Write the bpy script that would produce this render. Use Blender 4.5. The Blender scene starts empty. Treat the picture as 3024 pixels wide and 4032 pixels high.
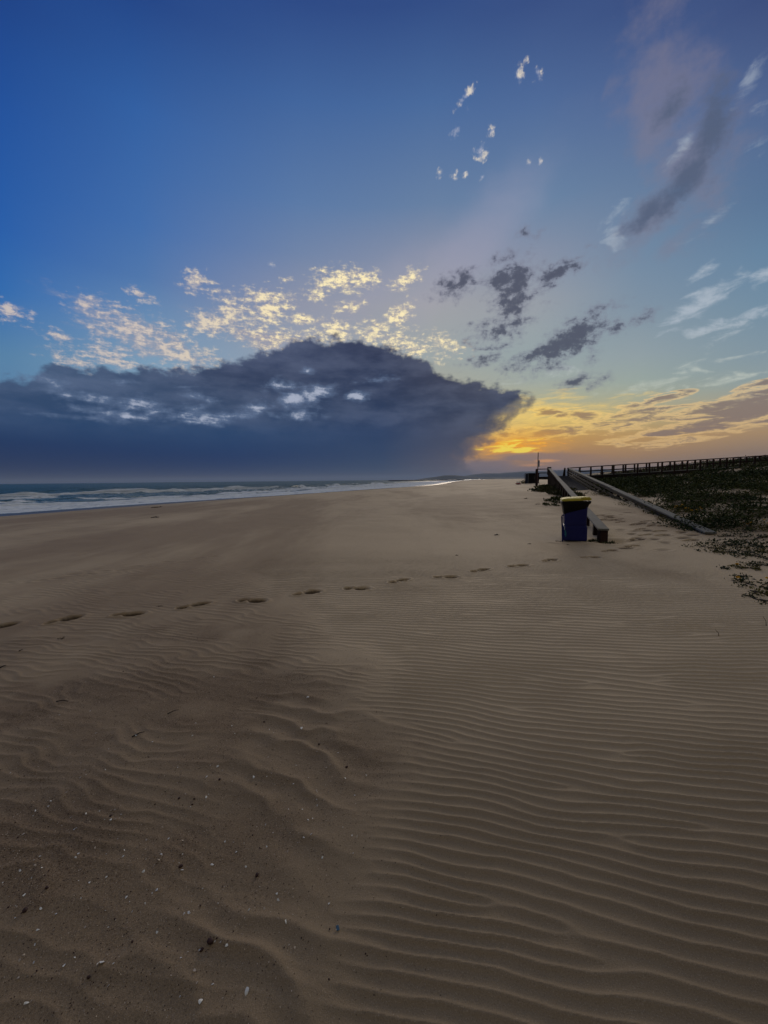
import bpy, bmesh, math, random
import numpy as np
from mathutils import Vector, Matrix, Euler

random.seed(7)
C = bpy.context.scene.collection
scene = bpy.context.scene
PI = math.pi
R = math.radians

# ------------------------------------------------------------------ camera
EYE = 1.58
PITCH, ROLL, F = 4.757, -0.57, 1514.0
cam_data = bpy.data.cameras.new('camera')
cam = bpy.data.objects.new('camera', cam_data)
C.objects.link(cam)
cam_data.sensor_fit = 'VERTICAL'
cam_data.sensor_height = 36.0
cam_data.lens = F / 4032 * 36
cam_data.clip_start = 0.05
cam_data.clip_end = 120000
CAM_M = (Matrix.Rotation(R(90 - PITCH), 4, 'X') @ Matrix.Rotation(R(ROLL), 4, 'Z'))
cam.matrix_world = Matrix.Translation((0, 0, EYE)) @ CAM_M
scene.camera = cam
CAM_R = CAM_M.to_3x3()


def ray(px, py):
    return (CAM_R @ Vector((px - 1512, 2016 - py, -F))).normalized()


def azel(px, py):
    d = ray(px, py)
    return math.degrees(math.atan2(d.x, d.y)), math.degrees(math.asin(d.z))


# ------------------------------------------------------------------ view
vs = scene.view_settings
vs.view_transform = 'Standard'
vs.look = 'None'
vs.exposure = 0
vs.gamma = 1
vs.use_curve_mapping = False


def lin(c):
    out = []
    for v in c:
        v = v / 255.0
        out.append(v / 12.92 if v <= 0.04045 else ((v + 0.055) / 1.055) ** 2.4)
    return out


# ------------------------------------------------------------------ node helper
class G:
    """small helper that adds nodes to a tree"""

    def __init__(self, nt):
        self.nt = nt

    def new(self, t, **kw):
        n = self.nt.nodes.new(t)
        for k, v in kw.items():
            setattr(n, k, v)
        return n

    def put(self, sock, v):
        if v is None:
            return
        if isinstance(v, bpy.types.NodeSocket):
            self.nt.links.new(v, sock)
        elif isinstance(v, (tuple, list)):
            sock.default_value = tuple(v) if len(v) == len(sock.default_value) else tuple(v) + (1.0,)
        else:
            sock.default_value = v

    def m(self, op, a, b=None, c=None, clamp=False):
        n = self.new('ShaderNodeMath', operation=op, use_clamp=clamp)
        for s, v in zip(n.inputs, (a, b, c)):
            self.put(s, v)
        return n.outputs[0]

    def add(self, a, b): return self.m('ADD', a, b)
    def sub(self, a, b): return self.m('SUBTRACT', a, b)
    def mul(self, a, b): return self.m('MULTIPLY', a, b)

    def step(self, v, lo, hi, a=0.0, b=1.0, kind='SMOOTHSTEP'):
        n = self.new('ShaderNodeMapRange', interpolation_type=kind)
        for s, x in zip(n.inputs[:5], (v, lo, hi, a, b)):
            self.put(s, x)
        return n.outputs[0]

    def mix(self, f, a, b, mode='MIX'):
        n = self.new('ShaderNodeMix', data_type='RGBA', blend_type=mode)
        n.clamp_factor = True
        self.put(n.inputs[0], f)
        self.put(n.inputs[6], a)
        self.put(n.inputs[7], b)
        return n.outputs[2]

    def xyz(self, x, y, z=0.0):
        n = self.new('ShaderNodeCombineXYZ')
        for s, v in zip(n.inputs, (x, y, z)):
            self.put(s, v)
        return n.outputs[0]

    def mapping(self, v, loc=(0, 0, 0), rot=(0, 0, 0), sc=(1, 1, 1), kind='POINT'):
        n = self.new('ShaderNodeMapping', vector_type=kind)
        self.put(n.inputs[0], v)
        n.inputs[1].default_value = loc
        n.inputs[2].default_value = rot
        n.inputs[3].default_value = sc
        return n.outputs[0]

    def noise(self, v, scale=1.0, detail=4.0, rough=0.5, dist=0.0, dims='3D'):
        n = self.new('ShaderNodeTexNoise', noise_dimensions=dims)
        self.put(n.inputs['Vector'], v)
        n.inputs['Scale'].default_value = scale
        n.inputs['Detail'].default_value = detail
        n.inputs['Roughness'].default_value = rough
        n.inputs['Distortion'].default_value = dist
        return n.outputs[0]

    def ramp(self, v, stops, kind='LINEAR'):
        n = self.new('ShaderNodeValToRGB')
        n.color_ramp.interpolation = kind
        els = n.color_ramp.elements
        while len(els) < len(stops):
            els.new(0.5)
        for e, (p, c) in zip(els, sorted(stops, key=lambda s: s[0])):
            e.position = p
            e.color = tuple(c) + (1.0,)
        self.put(n.inputs[0], v)
        return n.outputs[0]

    def curve(self, v, pts):
        n = self.new('ShaderNodeFloatCurve')
        cu = n.mapping.curves[0]
        while len(cu.points) < len(pts):
            cu.points.new(0.5, 0.5)
        for p, q in zip(cu.points, pts):
            p.location = q
        n.mapping.use_clip = False
        n.mapping.update()
        n.inputs[0].default_value = 1.0
        self.put(n.inputs[1], v)
        return n.outputs[0]


# ------------------------------------------------------------------ sky (dusk, a storm bank over the sea, a glow at the right)
world = bpy.data.worlds.new('World')
scene.world = world
world.use_nodes = True
world.cycles.sampling_method = 'MANUAL'
world.cycles.sample_map_resolution = 512
nt = world.node_tree
nt.nodes.clear()
g = G(nt)
tc = g.new('ShaderNodeTexCoord')
sep = g.new('ShaderNodeSeparateXYZ')
nt.links.new(tc.outputs['Generated'], sep.inputs[0])
AZ = g.mul(g.m('ARCTAN2', sep.outputs[0], sep.outputs[1]), 180 / PI)
EL = g.mul(g.m('ARCSINE', sep.outputs[2]), 180 / PI)
P = g.xyz(AZ, EL)
ELMAX = 50.0
EL01 = g.mul(EL, 1 / ELMAX)


def columns(cols, x=None):
    """colour over elevation for several azimuths, blended between them"""
    out = None
    prev = None
    for px, stops in cols:
        a0 = azel(px, 1600)[0]
        st = []
        for py, c in stops:
            e = azel(px, py)[1] / ELMAX
            st.append((min(1, max(0, e)), lin(c)))
        r = g.ramp(EL01, st, 'LINEAR')
        if out is None:
            out = r
        else:
            out = g.mix(g.step(AZ, prev, a0, kind='LINEAR'), out, r)
        prev = a0
    return out


base = columns([
    (40, [(0, (27, 63, 132)), (450, (31, 80, 156)), (900, (38, 94, 170)), (1150, (50, 108, 176)), (1400, (88, 132, 170)), (1600, (96, 134, 168))]),
    (600, [(0, (33, 68, 134)), (450, (50, 96, 163)), (900, (67, 111, 173)), (1100, (82, 121, 174)), (1300, (112, 147, 182)), (1450, (128, 160, 186))]),
    (1200, [(0, (45, 74, 134)), (400, (66, 102, 158)), (800, (92, 123, 168)), (1000, (114, 134, 169)), (1200, (146, 151, 170)), (1400, (154, 163, 176))]),
    (1700, [(0, (50, 77, 133)), (400, (74, 107, 157)), (800, (104, 129, 164)), (1000, (138, 146, 168)), (1200, (162, 163, 168)), (1400, (158, 167, 168)), (1600, (182, 174, 142)), (1800, (186, 142, 92))]),
    (2100, [(0, (56, 79, 131)), (400, (79, 107, 154)), (800, (107, 133, 165)), (1000, (136, 146, 167)), (1200, (154, 160, 168)), (1400, (152, 166, 168)), (1500, (162, 171, 164)), (1580, (180, 178, 146)), (1650, (206, 180, 112)), (1720, (208, 156, 74)), (1790, (176, 130, 86)), (1860, (140, 116, 112))]),
    (2500, [(0, (57, 78, 128)), (400, (83, 106, 150)), (800, (104, 129, 160)), (1000, (114, 138, 164)), (1200, (128, 147, 165)), (1400, (148, 162, 167)), (1500, (156, 169, 162)), (1570, (170, 172, 148)), (1650, (188, 168, 118)), (1720, (190, 150, 92)), (1790, (170, 132, 92)), (1850, (146, 122, 106))]),
    (2980, [(0, (56, 74, 122)), (400, (80, 101, 143)), (800, (90, 118, 152)), (1000, (102, 133, 162)), (1200, (116, 143, 164)), (1400, (134, 153, 164)), (1500, (146, 160, 160)), (1600, (168, 160, 138)), (1700, (174, 142, 104)), (1780, (148, 124, 104)), (1850, (136, 118, 106))]),
])


def rad(px, py, rx, ry):
    a0, e0 = azel(px, py)
    a1, _ = azel(px + 20, py)
    _, e1 = azel(px, py - 20)
    return a0, e0, abs(a1 - a0) / 20 * rx, abs(e1 - e0) / 20 * ry


def field(blobs, vec=None):
    """sum of soft ellipses: (px, py, rx, ry, rotation in degrees, strength)"""
    tot = None
    for px, py, rx, ry, rot, amp in blobs:
        a, e, sx, sy = rad(px, py, rx, ry)
        v = g.mapping(vec or P, (a, e, 0), (0, 0, R(rot)), (sx, sy, 1), 'TEXTURE')
        n = g.new('ShaderNodeTexGradient', gradient_type='SPHERICAL')
        nt.links.new(v, n.inputs[0])
        o = n.outputs[1] if amp == 1 else g.mul(n.outputs[1], amp)
        tot = o if tot is None else g.m('MAXIMUM', tot, o)
    return tot


def gate(f, n):
    """turbulence n that only counts where the field f has started"""
    return g.add(f, g.mul(n, g.step(f, 0.0, 0.12)))


# shared turbulence
n_fine = g.noise(g.mapping(P, sc=(0.55, 0.8, 1)), 1.0, 6, 0.62, dims='2D')
n_tuft = g.noise(g.mapping(P, rot=(0, 0, R(20)), sc=(1.25, 1.5, 1)), 1.0, 5, 0.65, dims='2D')
n_mid = g.noise(g.mapping(P, sc=(0.16, 0.26, 1)), 1.0, 5, 0.58, dims='2D')
n_flat = g.noise(g.mapping(P, rot=(0, 0, R(-9)), sc=(0.16, 0.75, 1)), 1.0, 6, 0.6, dist=0.6, dims='2D')
n_row = g.noise(g.mapping(P, rot=(0, 0, R(-20)), sc=(0.75, 2.1, 1)), 1.0, 6, 0.68, dims='2D')
n_streak = g.noise(g.mapping(P, rot=(0, 0, R(-7)), sc=(0.32, 1.9, 1)), 1.0, 5, 0.65, dist=0.5, dims='2D')
n_diag = g.noise(g.mapping(P, rot=(0, 0, R(-32)), sc=(0.2, 0.75, 1)), 1.0, 6, 0.62, dist=0.4, dims='2D')
n_diag2 = g.noise(g.mapping(P, rot=(0, 0, R(28)), sc=(0.25, 0.7, 1)), 1.0, 6, 0.62, dist=0.5, dims='2D')
nf = g.sub(n_fine, 0.5)
nm = g.sub(n_mid, 0.5)
nt_ = g.sub(n_tuft, 0.5)

sky = base

# soft lavender beams fanning from the glow
fan = field([(1850, 980, 560, 230, 35, 1.0), (1500, 1130, 500, 180, 20, 0.6)])
sky = g.mix(g.mul(g.step(g.add(fan, g.mul(nm, 0.5)), 0.1, 0.9), 0.30), sky, lin((170, 165, 185)))

# faint brownish wisps, upper right
w = field([(2620, 330, 300, 290, 0, 1.0), (2580, 500, 180, 260, 0, 0.9), (2580, 860, 320, 150, 30, 1.0), (2740, 640, 280, 380, -15, 0.95), (2560, 60, 240, 180, 10, 0.55), (2650, 960, 200, 120, 0, 0.6)])
wd = g.step(gate(w, g.add(g.mul(nm, 1.1), g.mul(nf, 0.6))), 0.12, 0.9)
sky = g.mix(g.mul(wd, 0.55), sky, lin((128, 124, 142)))
w2 = field([(2800, 530, 130, 290, -10, 1.05), (2690, 730, 300, 110, 38, 1.1), (2560, 840, 200, 90, 32, 0.95), (2640, 400, 130, 190, 0, 0.55)])
wd2 = g.step(gate(w2, g.add(g.mul(nm, 0.9), g.add(g.mul(nf, 0.9), g.mul(nt_, 0.3)))), 0.16, 0.95)
sky = g.mix(g.mul(wd2, 0.8), sky, g.mix(g.step(EL, 28, 21), lin((78, 92, 118)), lin((112, 106, 110))))
# white wisps
c1 = field([(2440, 830, 120, 70, 25, 0.8), (2420, 930, 70, 120, 10, 0.75), (2960, 310, 130, 70, 50, 0.75), (2700, 560, 140, 50, 35, 0.75), (2800, 870, 200, 50, 20, 0.65), (3000, 520, 120, 200, 0, 0.35)])
c2 = field([(2760, 1195, 290, 75, 24, 1.0), (2920, 1270, 330, 65, 28, 0.75), (2770, 1300, 170, 48, 10, 0.85), (2770, 1065, 100, 40, 25, 0.85), (3000, 1090, 150, 60, 20, 0.75), (2600, 1495, 460, 50, 10, 0.65), (2850, 1490, 300, 36, 6, 0.6), (2150, 1470, 300, 80, 12, 0.5)])
cd = g.step(gate(g.m('MAXIMUM', c1, c2), g.add(g.mul(g.sub(n_diag2, 0.5), 1.9), g.mul(nt_, 0.5))), 0.28, 1.05)
sky = g.mix(g.mul(cd, g.step(EL, 20, 28, 0.7, 0.42)), sky, g.mix(g.step(EL, 17, 11), lin((184, 194, 205)), lin((204, 210, 198))))
# little white puffs high in the middle
p1 = field([(1840, 370, 75, 34, 30, 0.9), (1793, 520, 34, 40, 0, 0.95), (1893, 600, 40, 55, 0, 1.05), (1936, 515, 30, 40, 0, 0.8), (2048, 292, 32, 60, -25, 0.85), (2118, 300, 34, 50, -15, 0.8), (1845, 425, 20, 22, 0, 0.6), (1732, 690, 20, 42, -15, 0.75), (1790, 688, 26, 28, 0, 0.75), (1832, 690, 18, 22, 0, 0.75), (1900, 696, 26, 22, 20, 0.8), (2083, 640, 16, 22, 0, 0.6), (2130, 636, 16, 24, 0, 0.65), (1072, 1045, 26, 26, 0, 0.75), (2075, 235, 20, 22, 0, 0.55), (2415, 68, 22, 22, 0, 0.5)])
pd = g.step(gate(p1, g.add(g.mul(nf, 1.4), g.mul(nt_, 1.9))), 0.24, 1.05)
sky = g.mix(g.mul(pd, 0.78), sky, g.mix(g.step(n_fine, 0.42, 0.6), lin((170, 175, 195)), lin((238, 226, 205))))

# broken lit cloud above the bank
sh = field([(560, 1330, 460, 130, -18, 1.0), (1050, 1330, 420, 110, -10, 1.0), (900, 1230, 300, 100, 15, 0.7), (1380, 1250, 380, 170, 10, 0.6)])
sky = g.mix(g.mul(g.step(gate(sh, g.add(g.mul(g.sub(n_diag, 0.5), 1.3), g.mul(g.sub(n_row, 0.5), 0.7))), 0.25, 1.1), 0.6), sky, lin((158, 156, 170)))
q = field([(300, 1430, 210, 60, -8, 0.8), (420, 1395, 170, 90, -20, 1.05), (530, 1310, 300, 130, -18, 1.0), (660, 1350, 340, 120, -20, 1.0), (840, 1270, 190, 80, 12, 1.05), (910, 1225, 120, 70, 20, 1.0),
           (770, 1110, 95, 72, 20, 0.95), (1060, 1215, 160, 120, 15, 1.1), (1040, 1325, 330, 95, -10, 0.95), (1350, 1100, 190, 80, 0, 1.1), (1445, 1100, 90, 50, 10, 1.0),
           (1260, 1130, 100, 90, 0, 0.8), (1380, 1205, 90, 36, 8, 0.9), (1190, 1258, 85, 50, 0, 0.9), (1320, 1305, 210, 80, 0, 1.0), (1560, 1245, 110, 70, 30, 1.05), (1480, 1300, 150, 75, 20, 1.0),
           (1600, 1105, 110, 60, 20, 0.95), (1600, 1365, 190, 70, -18, 1.1), (1740, 1350, 180, 60, -20, 0.85), (560, 1165, 100, 40, -20, 0.85), (455, 1225, 70, 50, 0, 0.9), (50, 1235, 140, 66, -8, 0.95),
           (320, 1195, 60, 26, 0, 0.8), (240, 1330, 120, 44, -10, 0.75), (690, 1440, 180, 50, 0, 0.95), (980, 1150, 80, 40, 0, 0.7), (870, 1165, 80, 60, 0, 0.75), (1130, 1100, 40, 24, 0, 0.7), (1420, 1380, 300, 40, 0, 0.7), (500, 1440, 160, 36, 0, 0.8)])
qn = g.add(g.mul(nf, 1.3), g.add(g.mul(g.sub(n_diag, 0.5), 1.0), g.add(g.mul(nt_, 1.1), g.mul(g.sub(n_row, 0.5), 1.6))))
qv = gate(q, qn)
qd = g.step(qv, 0.16, 1.2)
gold = g.step(AZ, -34, -8)
lit = g.mix(gold, lin((222, 205, 190)), lin((255, 238, 190)))
dim = g.mix(gold, lin((150, 148, 165)), lin((168, 158, 165)))
shade = g.mul(field([(1060, 1345, 240, 50, -10, 1), (640, 1310, 190, 50, -20, 0.8), (560, 1395, 120, 30, -20, 0.6)]), -0.12)
qs = g.add(g.add(g.mul(n_tuft, 0.35), g.mul(n_row, 0.65)), g.add(g.mul(qv, 0.22), shade))
qcol = g.mix(g.step(qs, 0.50, 0.64), dim, g.mix(0.45, dim, lit))
qcol = g.mix(g.step(qs, 0.62, 0.80), qcol, lit)
sky = g.mix(g.mul(qd, g.step(AZ, -32, -12, 0.78, 1.0)), sky, qcol)

# dark ragged clouds right of centre
k = field([(1800, 1125, 160, 95, 10, 0.9), (2010, 1110, 180, 150, 0, 1.1), (2020, 1200, 150, 100, 0, 0.95), (2180, 1085, 210, 80, 18, 0.95), (1970, 1290, 260, 95, 10, 0.85), (2240, 1345, 290, 115, 28, 1.15), (2110, 1405, 270, 65, 14, 0.95),
           (1910, 1410, 160, 50, 12, 0.8), (2260, 1505, 130, 46, 10, 0.95), (2350, 1500, 110, 40, 18, 0.8), (2420, 1300, 80, 56, 0, 0.7), (2530, 1255, 110, 60, 0, 0.62), (2320, 1410, 80, 46, 20, 0.7), (2075, 915, 90, 70, 0, 0.5), (1950, 1370, 160, 60, 0, 0.6)])
kd = g.step(gate(k, g.add(g.mul(nf, 1.3), g.add(g.mul(g.sub(n_diag2, 0.5), 1.1), g.mul(nt_, 0.8)))), 0.16, 1.0)
sky = g.mix(g.mul(kd, 0.92), sky, g.mix(g.step(kd, 0.35, 0.95), lin((122, 124, 142)), lin((76, 80, 98))))

# golden and brown streaks round the hidden sun
sunf = field([(2050, 1640, 420, 130, 0, 1.0), (2250, 1640, 520, 110, 0, 0.8)])
sky = g.mix(g.mul(g.step(gate(sunf, g.add(g.mul(g.sub(n_flat, 0.5), 1.0), g.mul(g.sub(n_streak, 0.5), 1.4))), 0.2, 1.0), 0.7), sky, lin((250, 212, 116)))
br = field([(2480, 1655, 330, 60, 6, 0.75), (2850, 1640, 520, 85, 14, 1.15), (3024, 1560, 260, 90, 18, 1.0), (2560, 1582, 190, 26, 9, 1.0), (2560, 1612, 240, 20, 2, 0.9), (2180, 1625, 130, 24, -6, 1.0), (2300, 1640, 110, 36, -12, 0.9), (2160, 1702, 240, 36, 3, 1.0), (3010, 1510, 60, 34, 0, 0.8), (2750, 1690, 500, 34, 5, 0.9), (1980, 1712, 120, 26, 0, 0.8)])
bv = gate(br, g.add(g.mul(g.sub(n_flat, 0.5), 1.5), g.add(g.mul(nf, 0.5), g.mul(g.sub(n_streak, 0.5), 2.2))))
edge = g.mul(g.step(bv, 0.0, 0.36), g.step(bv, 0.85, 0.40))
sky = g.mix(g.mul(edge, 0.55), sky, g.mix(g.step(AZ, 18, 36), lin((255, 214, 110)), lin((246, 206, 140))))
sky = g.mix(g.mul(g.step(bv, 0.30, 0.92), 0.85), sky, g.mix(g.step(AZ, 17, 34), lin((164, 126, 80)), lin((134, 116, 108))))
glow = field([(2030, 1750, 330, 110, 0, 1.0)])
sky = g.mix(g.mul(g.step(g.add(glow, g.mul(g.sub(n_streak, 0.5), 0.5)), 0.15, 1.1), 0.75), sky, lin((250, 176, 52)))
fire = field([(1990, 1762, 170, 40, 6, 1.1), (2060, 1772, 120, 26, 0, 1.1), (1900, 1768, 70, 14, 4, 0.8), (2100, 1745, 200, 30, 4, 0.55)])
sky = g.mix(g.step(gate(fire, g.add(g.mul(g.sub(n_flat, 0.5), 1.2), g.mul(g.sub(n_streak, 0.5), 1.6))), 0.25, 0.85), sky, lin((255, 166, 16)))
sky = g.mix(g.step(gate(fire, g.mul(g.sub(n_streak, 0.5), 2.6)), 0.50, 0.95), sky, lin((255, 224, 80)))
# low purple grey strip over the hills
low = field([(2150, 1800, 400, 38, -2, 1.1), (1900, 1840, 420, 60, 0, 1.0), (1700, 1850, 500, 80, 0, 1.0)])
lo = g.step(g.add(low, g.mul(g.sub(n_flat, 0.5), 0.9)), 0.3, 0.8)
sky = g.mix(g.mul(lo, 0.85), sky, g.mix(g.step(AZ, 12, 30), lin((122, 112, 122)), lin((160, 126, 102))))
pk = field([(2150, 1815, 90, 12, 0, 1.0), (2090, 1832, 140, 14, 0, 0.9), (1830, 1758, 70, 10, 3, 0.8)])
sky = g.mix(g.mul(g.step(g.add(pk, g.mul(g.sub(n_flat, 0.5), 1.0)), 0.3, 0.9), 0.8), sky, lin((226, 160, 100)))

# the storm bank: top edge over azimuth, right edge over elevation
A0, A1 = -90.0, 60.0
AZ01 = g.mul(g.sub(AZ, A0), 1 / (A1 - A0))
top_px = [(-900, 1440), (0, 1490), (110, 1480), (200, 1425), (320, 1432), (480, 1445), (700, 1452), (820, 1432), (900, 1415), (1000, 1390), (1090, 1375), (1180, 1335), (1300, 1325), (1400, 1330), (1500, 1352), (1600, 1392), (1700, 1438), (1800, 1478), (1900, 1505), (2000, 1528), (2100, 1560), (2200, 1640)]
tp = []
for px, py in top_px:
    a, e = azel(px, py)
    tp.append(((a - A0) / (A1 - A0), e / 25.0))
tp.append((1.0, 0.0))
tp.insert(0, (0.0, 0.5))
TOP = g.mul(g.curve(AZ01, tp), 25.0)
right_px = [(1850, 1500), (1900, 1560), (1840, 1640), (1800, 1790), (1780, 1835), (1750, 1880), (1715, 1960), (1690, 2035), (1650, 2050), (1600, 2070), (1560, 2080), (1500, 2300), (1300, 2600)]
rp = []
for py, px in [(1880, 1850), (1850, 1870), (1820, 1880), (1790, 1895), (1760, 1920), (1725, 1955), (1695, 1995), (1650, 2035), (1600, 2085), (1565, 2130), (1500, 2300), (1300, 2600)]:
    a, e = azel(px, py)
    rp.append((max(0, e / 25.0), (a - A0) / (A1 - A0)))
rp[0] = (0.0, rp[0][1])
rp.append((1.0, 1.0))
RIGHT = g.add(g.mul(g.curve(g.mul(EL, 1 / 25.0), rp), A1 - A0), A0)
n_bank = g.noise(g.mapping(P, sc=(0.42, 0.62, 1)), 1.0, 6, 0.58, dims='2D')
n_bank2 = g.noise(g.mapping(P, loc=(7, 3, 0), sc=(0.14, 0.4, 1)), 1.0, 6, 0.6, dims='2D')
bt = g.sub(TOP, EL)
brr = g.mul(g.sub(RIGHT, AZ), 0.55)
bm = g.m('SMOOTH_MIN', bt, brr, 0.8)
bm = g.add(bm, g.add(g.mul(g.sub(n_bank, 0.5), 3.2), g.mul(g.sub(n_bank2, 0.5), 2.0)))
bank = g.m('MULTIPLY', g.step(bm, -0.25, 0.85), g.step(g.add(brr, g.mul(g.sub(n_bank, 0.5), 3.0)), -2.4, 2.6))
bcol = columns([
    (40, [(1440, (72, 96, 130)), (1540, (52, 78, 114)), (1650, (36, 67, 107)), (1750, (16, 48, 92)), (1850, (4, 36, 80)), (1900, (2, 30, 72))]),
    (900, [(1400, (74, 86, 116)), (1480, (50, 64, 94)), (1600, (54, 74, 106)), (1700, (36, 67, 107)), (1800, (13, 48, 94)), (1890, (6, 40, 84))]),
    (1500, [(1330, (58, 64, 90)), (1450, (38, 50, 80)), (1560, (46, 60, 90)), (1700, (39, 62, 99)), (1850, (42, 64, 96)), (1890, (38, 60, 92))]),
    (1880, [(1480, (72, 74, 90)), (1600, (56, 64, 86)), (1750, (76, 78, 94)), (1850, (98, 90, 98)), (1890, (94, 88, 98))]),
])
mott = g.mul(g.step(EL, 4.0, 10.0), 0.16)
bcol = g.mix(g.step(n_bank2, 0.3, 0.75), g.mix(mott, bcol, lin((30, 40, 60))), g.mix(mott, bcol, lin((140, 150, 175))))
# fade the mottling away near the horizon where the rain falls
ex = field([(340, 1560, 270, 44, -4, 0.95), (560, 1582, 180, 56, 0, 1.0), (620, 1622, 140, 40, 12, 0.9), (515, 1642, 200, 32, -3, 1.05), (700, 1640, 170, 40, 10, 0.9), (800, 1652, 160, 50, 0, 1.0), (1012, 1608, 120, 40, -8, 1.05), (1155, 1572, 110, 46, 0, 1.15),
            (1250, 1545, 140, 52, 15, 1.1), (1412, 1560, 90, 38, 8, 1.15), (1185, 1632, 150, 42, 0, 1.05), (1100, 1518, 140, 50, 0, 0.8), (1210, 1462, 50, 32, 0, 0.85), (780, 1560, 150, 44, 0, 0.75), (200, 1515, 240, 66, -16, 0.85), (900, 1640, 300, 34, 8, 0.85), (650, 1600, 420, 60, 0, 0.55), (1150, 1590, 300, 60, 0, 0.6), (330, 1610, 160, 30, 0, 0.7), (400, 1650, 400, 26, -2, 0.65), (1480, 1500, 150, 36, 10, 0.6), (480, 1500, 120, 26, 0, 0.5)])
ed = g.step(gate(ex, g.add(g.mul(nf, 1.0), g.add(g.mul(g.sub(n_flat, 0.5), 1.2), g.mul(nt_, 0.4)))), 0.22, 1.1)
bcol = g.mix(g.mul(ed, 0.8), bcol, g.mix(g.step(ed, 0.5, 1), lin((112, 132, 164)), lin((184, 192, 212))))
sky = g.mix(bank, sky, bcol)
# made-up grey sky out of view, bright overhead, dim behind, to light the sand
back = g.m('MAXIMUM', g.step(sep.outputs[1], 0.25, -0.35), g.step(EL, 52, 68))
sky = g.mix(back, sky, g.mix(g.step(EL, 18, 60), lin((70, 72, 80)), lin((160, 154, 142))))
# below the horizon
sky = g.mix(g.step(EL, -3, -0.3, 1.0, 0.0), sky, lin((50, 52, 56)))
bg = g.new('ShaderNodeBackground')
nt.links.new(sky, bg.inputs[0])
bg.inputs[1].default_value = 1.0
wo = g.new('ShaderNodeOutputWorld')
nt.links.new(bg.outputs[0], wo.inputs[0])

# ------------------------------------------------------------------ the sun, low and veiled by cloud
sd = bpy.data.lights.new('sun', 'SUN')
sun = bpy.data.objects.new('sun', sd)
C.objects.link(sun)
sd.energy = 1.1
sd.angle = R(26)
sd.color = (1.0, 0.84, 0.66)
sa, se = R(18.0), R(8.5)
sdir = Vector((math.sin(sa) * math.cos(se), math.cos(sa) * math.cos(se), math.sin(se)))
sun.rotation_euler = sdir.to_track_quat('Z', 'Y').to_euler()
sun.location = sdir * 100


# ------------------------------------------------------------------ object helpers
def tag(o, label=None, cat=None, group=None, kind=None):
    if label: o['label'] = label
    if cat: o['category'] = cat
    if group: o['group'] = group
    if kind: o['kind'] = kind
    return o


def empty(name, loc=(0, 0, 0), rz=0.0):
    o = bpy.data.objects.new(name, None)
    C.objects.link(o)
    o.empty_display_size = 0.2
    o.location = loc
    o.rotation_euler = (0, 0, rz)
    return o


def link(name, me, mat, parent=None, smooth=False):
    o = bpy.data.objects.new(name, me)
    C.objects.link(o)
    if mat is not None:
        me.materials.append(mat)
    if smooth:
        me.polygons.foreach_set('use_smooth', [True] * len(me.polygons))
    if parent is not None:
        o.parent = parent
    return o


def arr_mesh(name, V, Fq):
    """mesh from numpy vertices and an array of faces that all have the same size"""
    me = bpy.data.meshes.new(name)
    nv, nf, k = len(V), len(Fq), Fq.shape[1]
    me.vertices.add(nv)
    me.vertices.foreach_set('co', np.ascontiguousarray(V, dtype=np.float32).ravel())
    me.loops.add(nf * k)
    me.loops.foreach_set('vertex_index', np.ascontiguousarray(Fq, dtype=np.int32).ravel())
    me.polygons.add(nf)
    me.polygons.foreach_set('loop_start', np.arange(0, nf * k, k, dtype=np.int32))
    me.polygons.foreach_set('loop_total', np.full(nf, k, dtype=np.int32))
    me.update(calc_edges=True)
    return me


def grid_faces(nr, nc):
    i = np.arange(nr * nc).reshape(nr, nc)
    return np.stack([i[:-1, :-1], i[:-1, 1:], i[1:, 1:], i[1:, :-1]], -1).reshape(-1, 4)


def attr(me, name, vals):
    a = me.attributes.new(name, 'FLOAT', 'POINT')
    a.data.foreach_set('value', np.ascontiguousarray(vals, dtype=np.float32).ravel())


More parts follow.
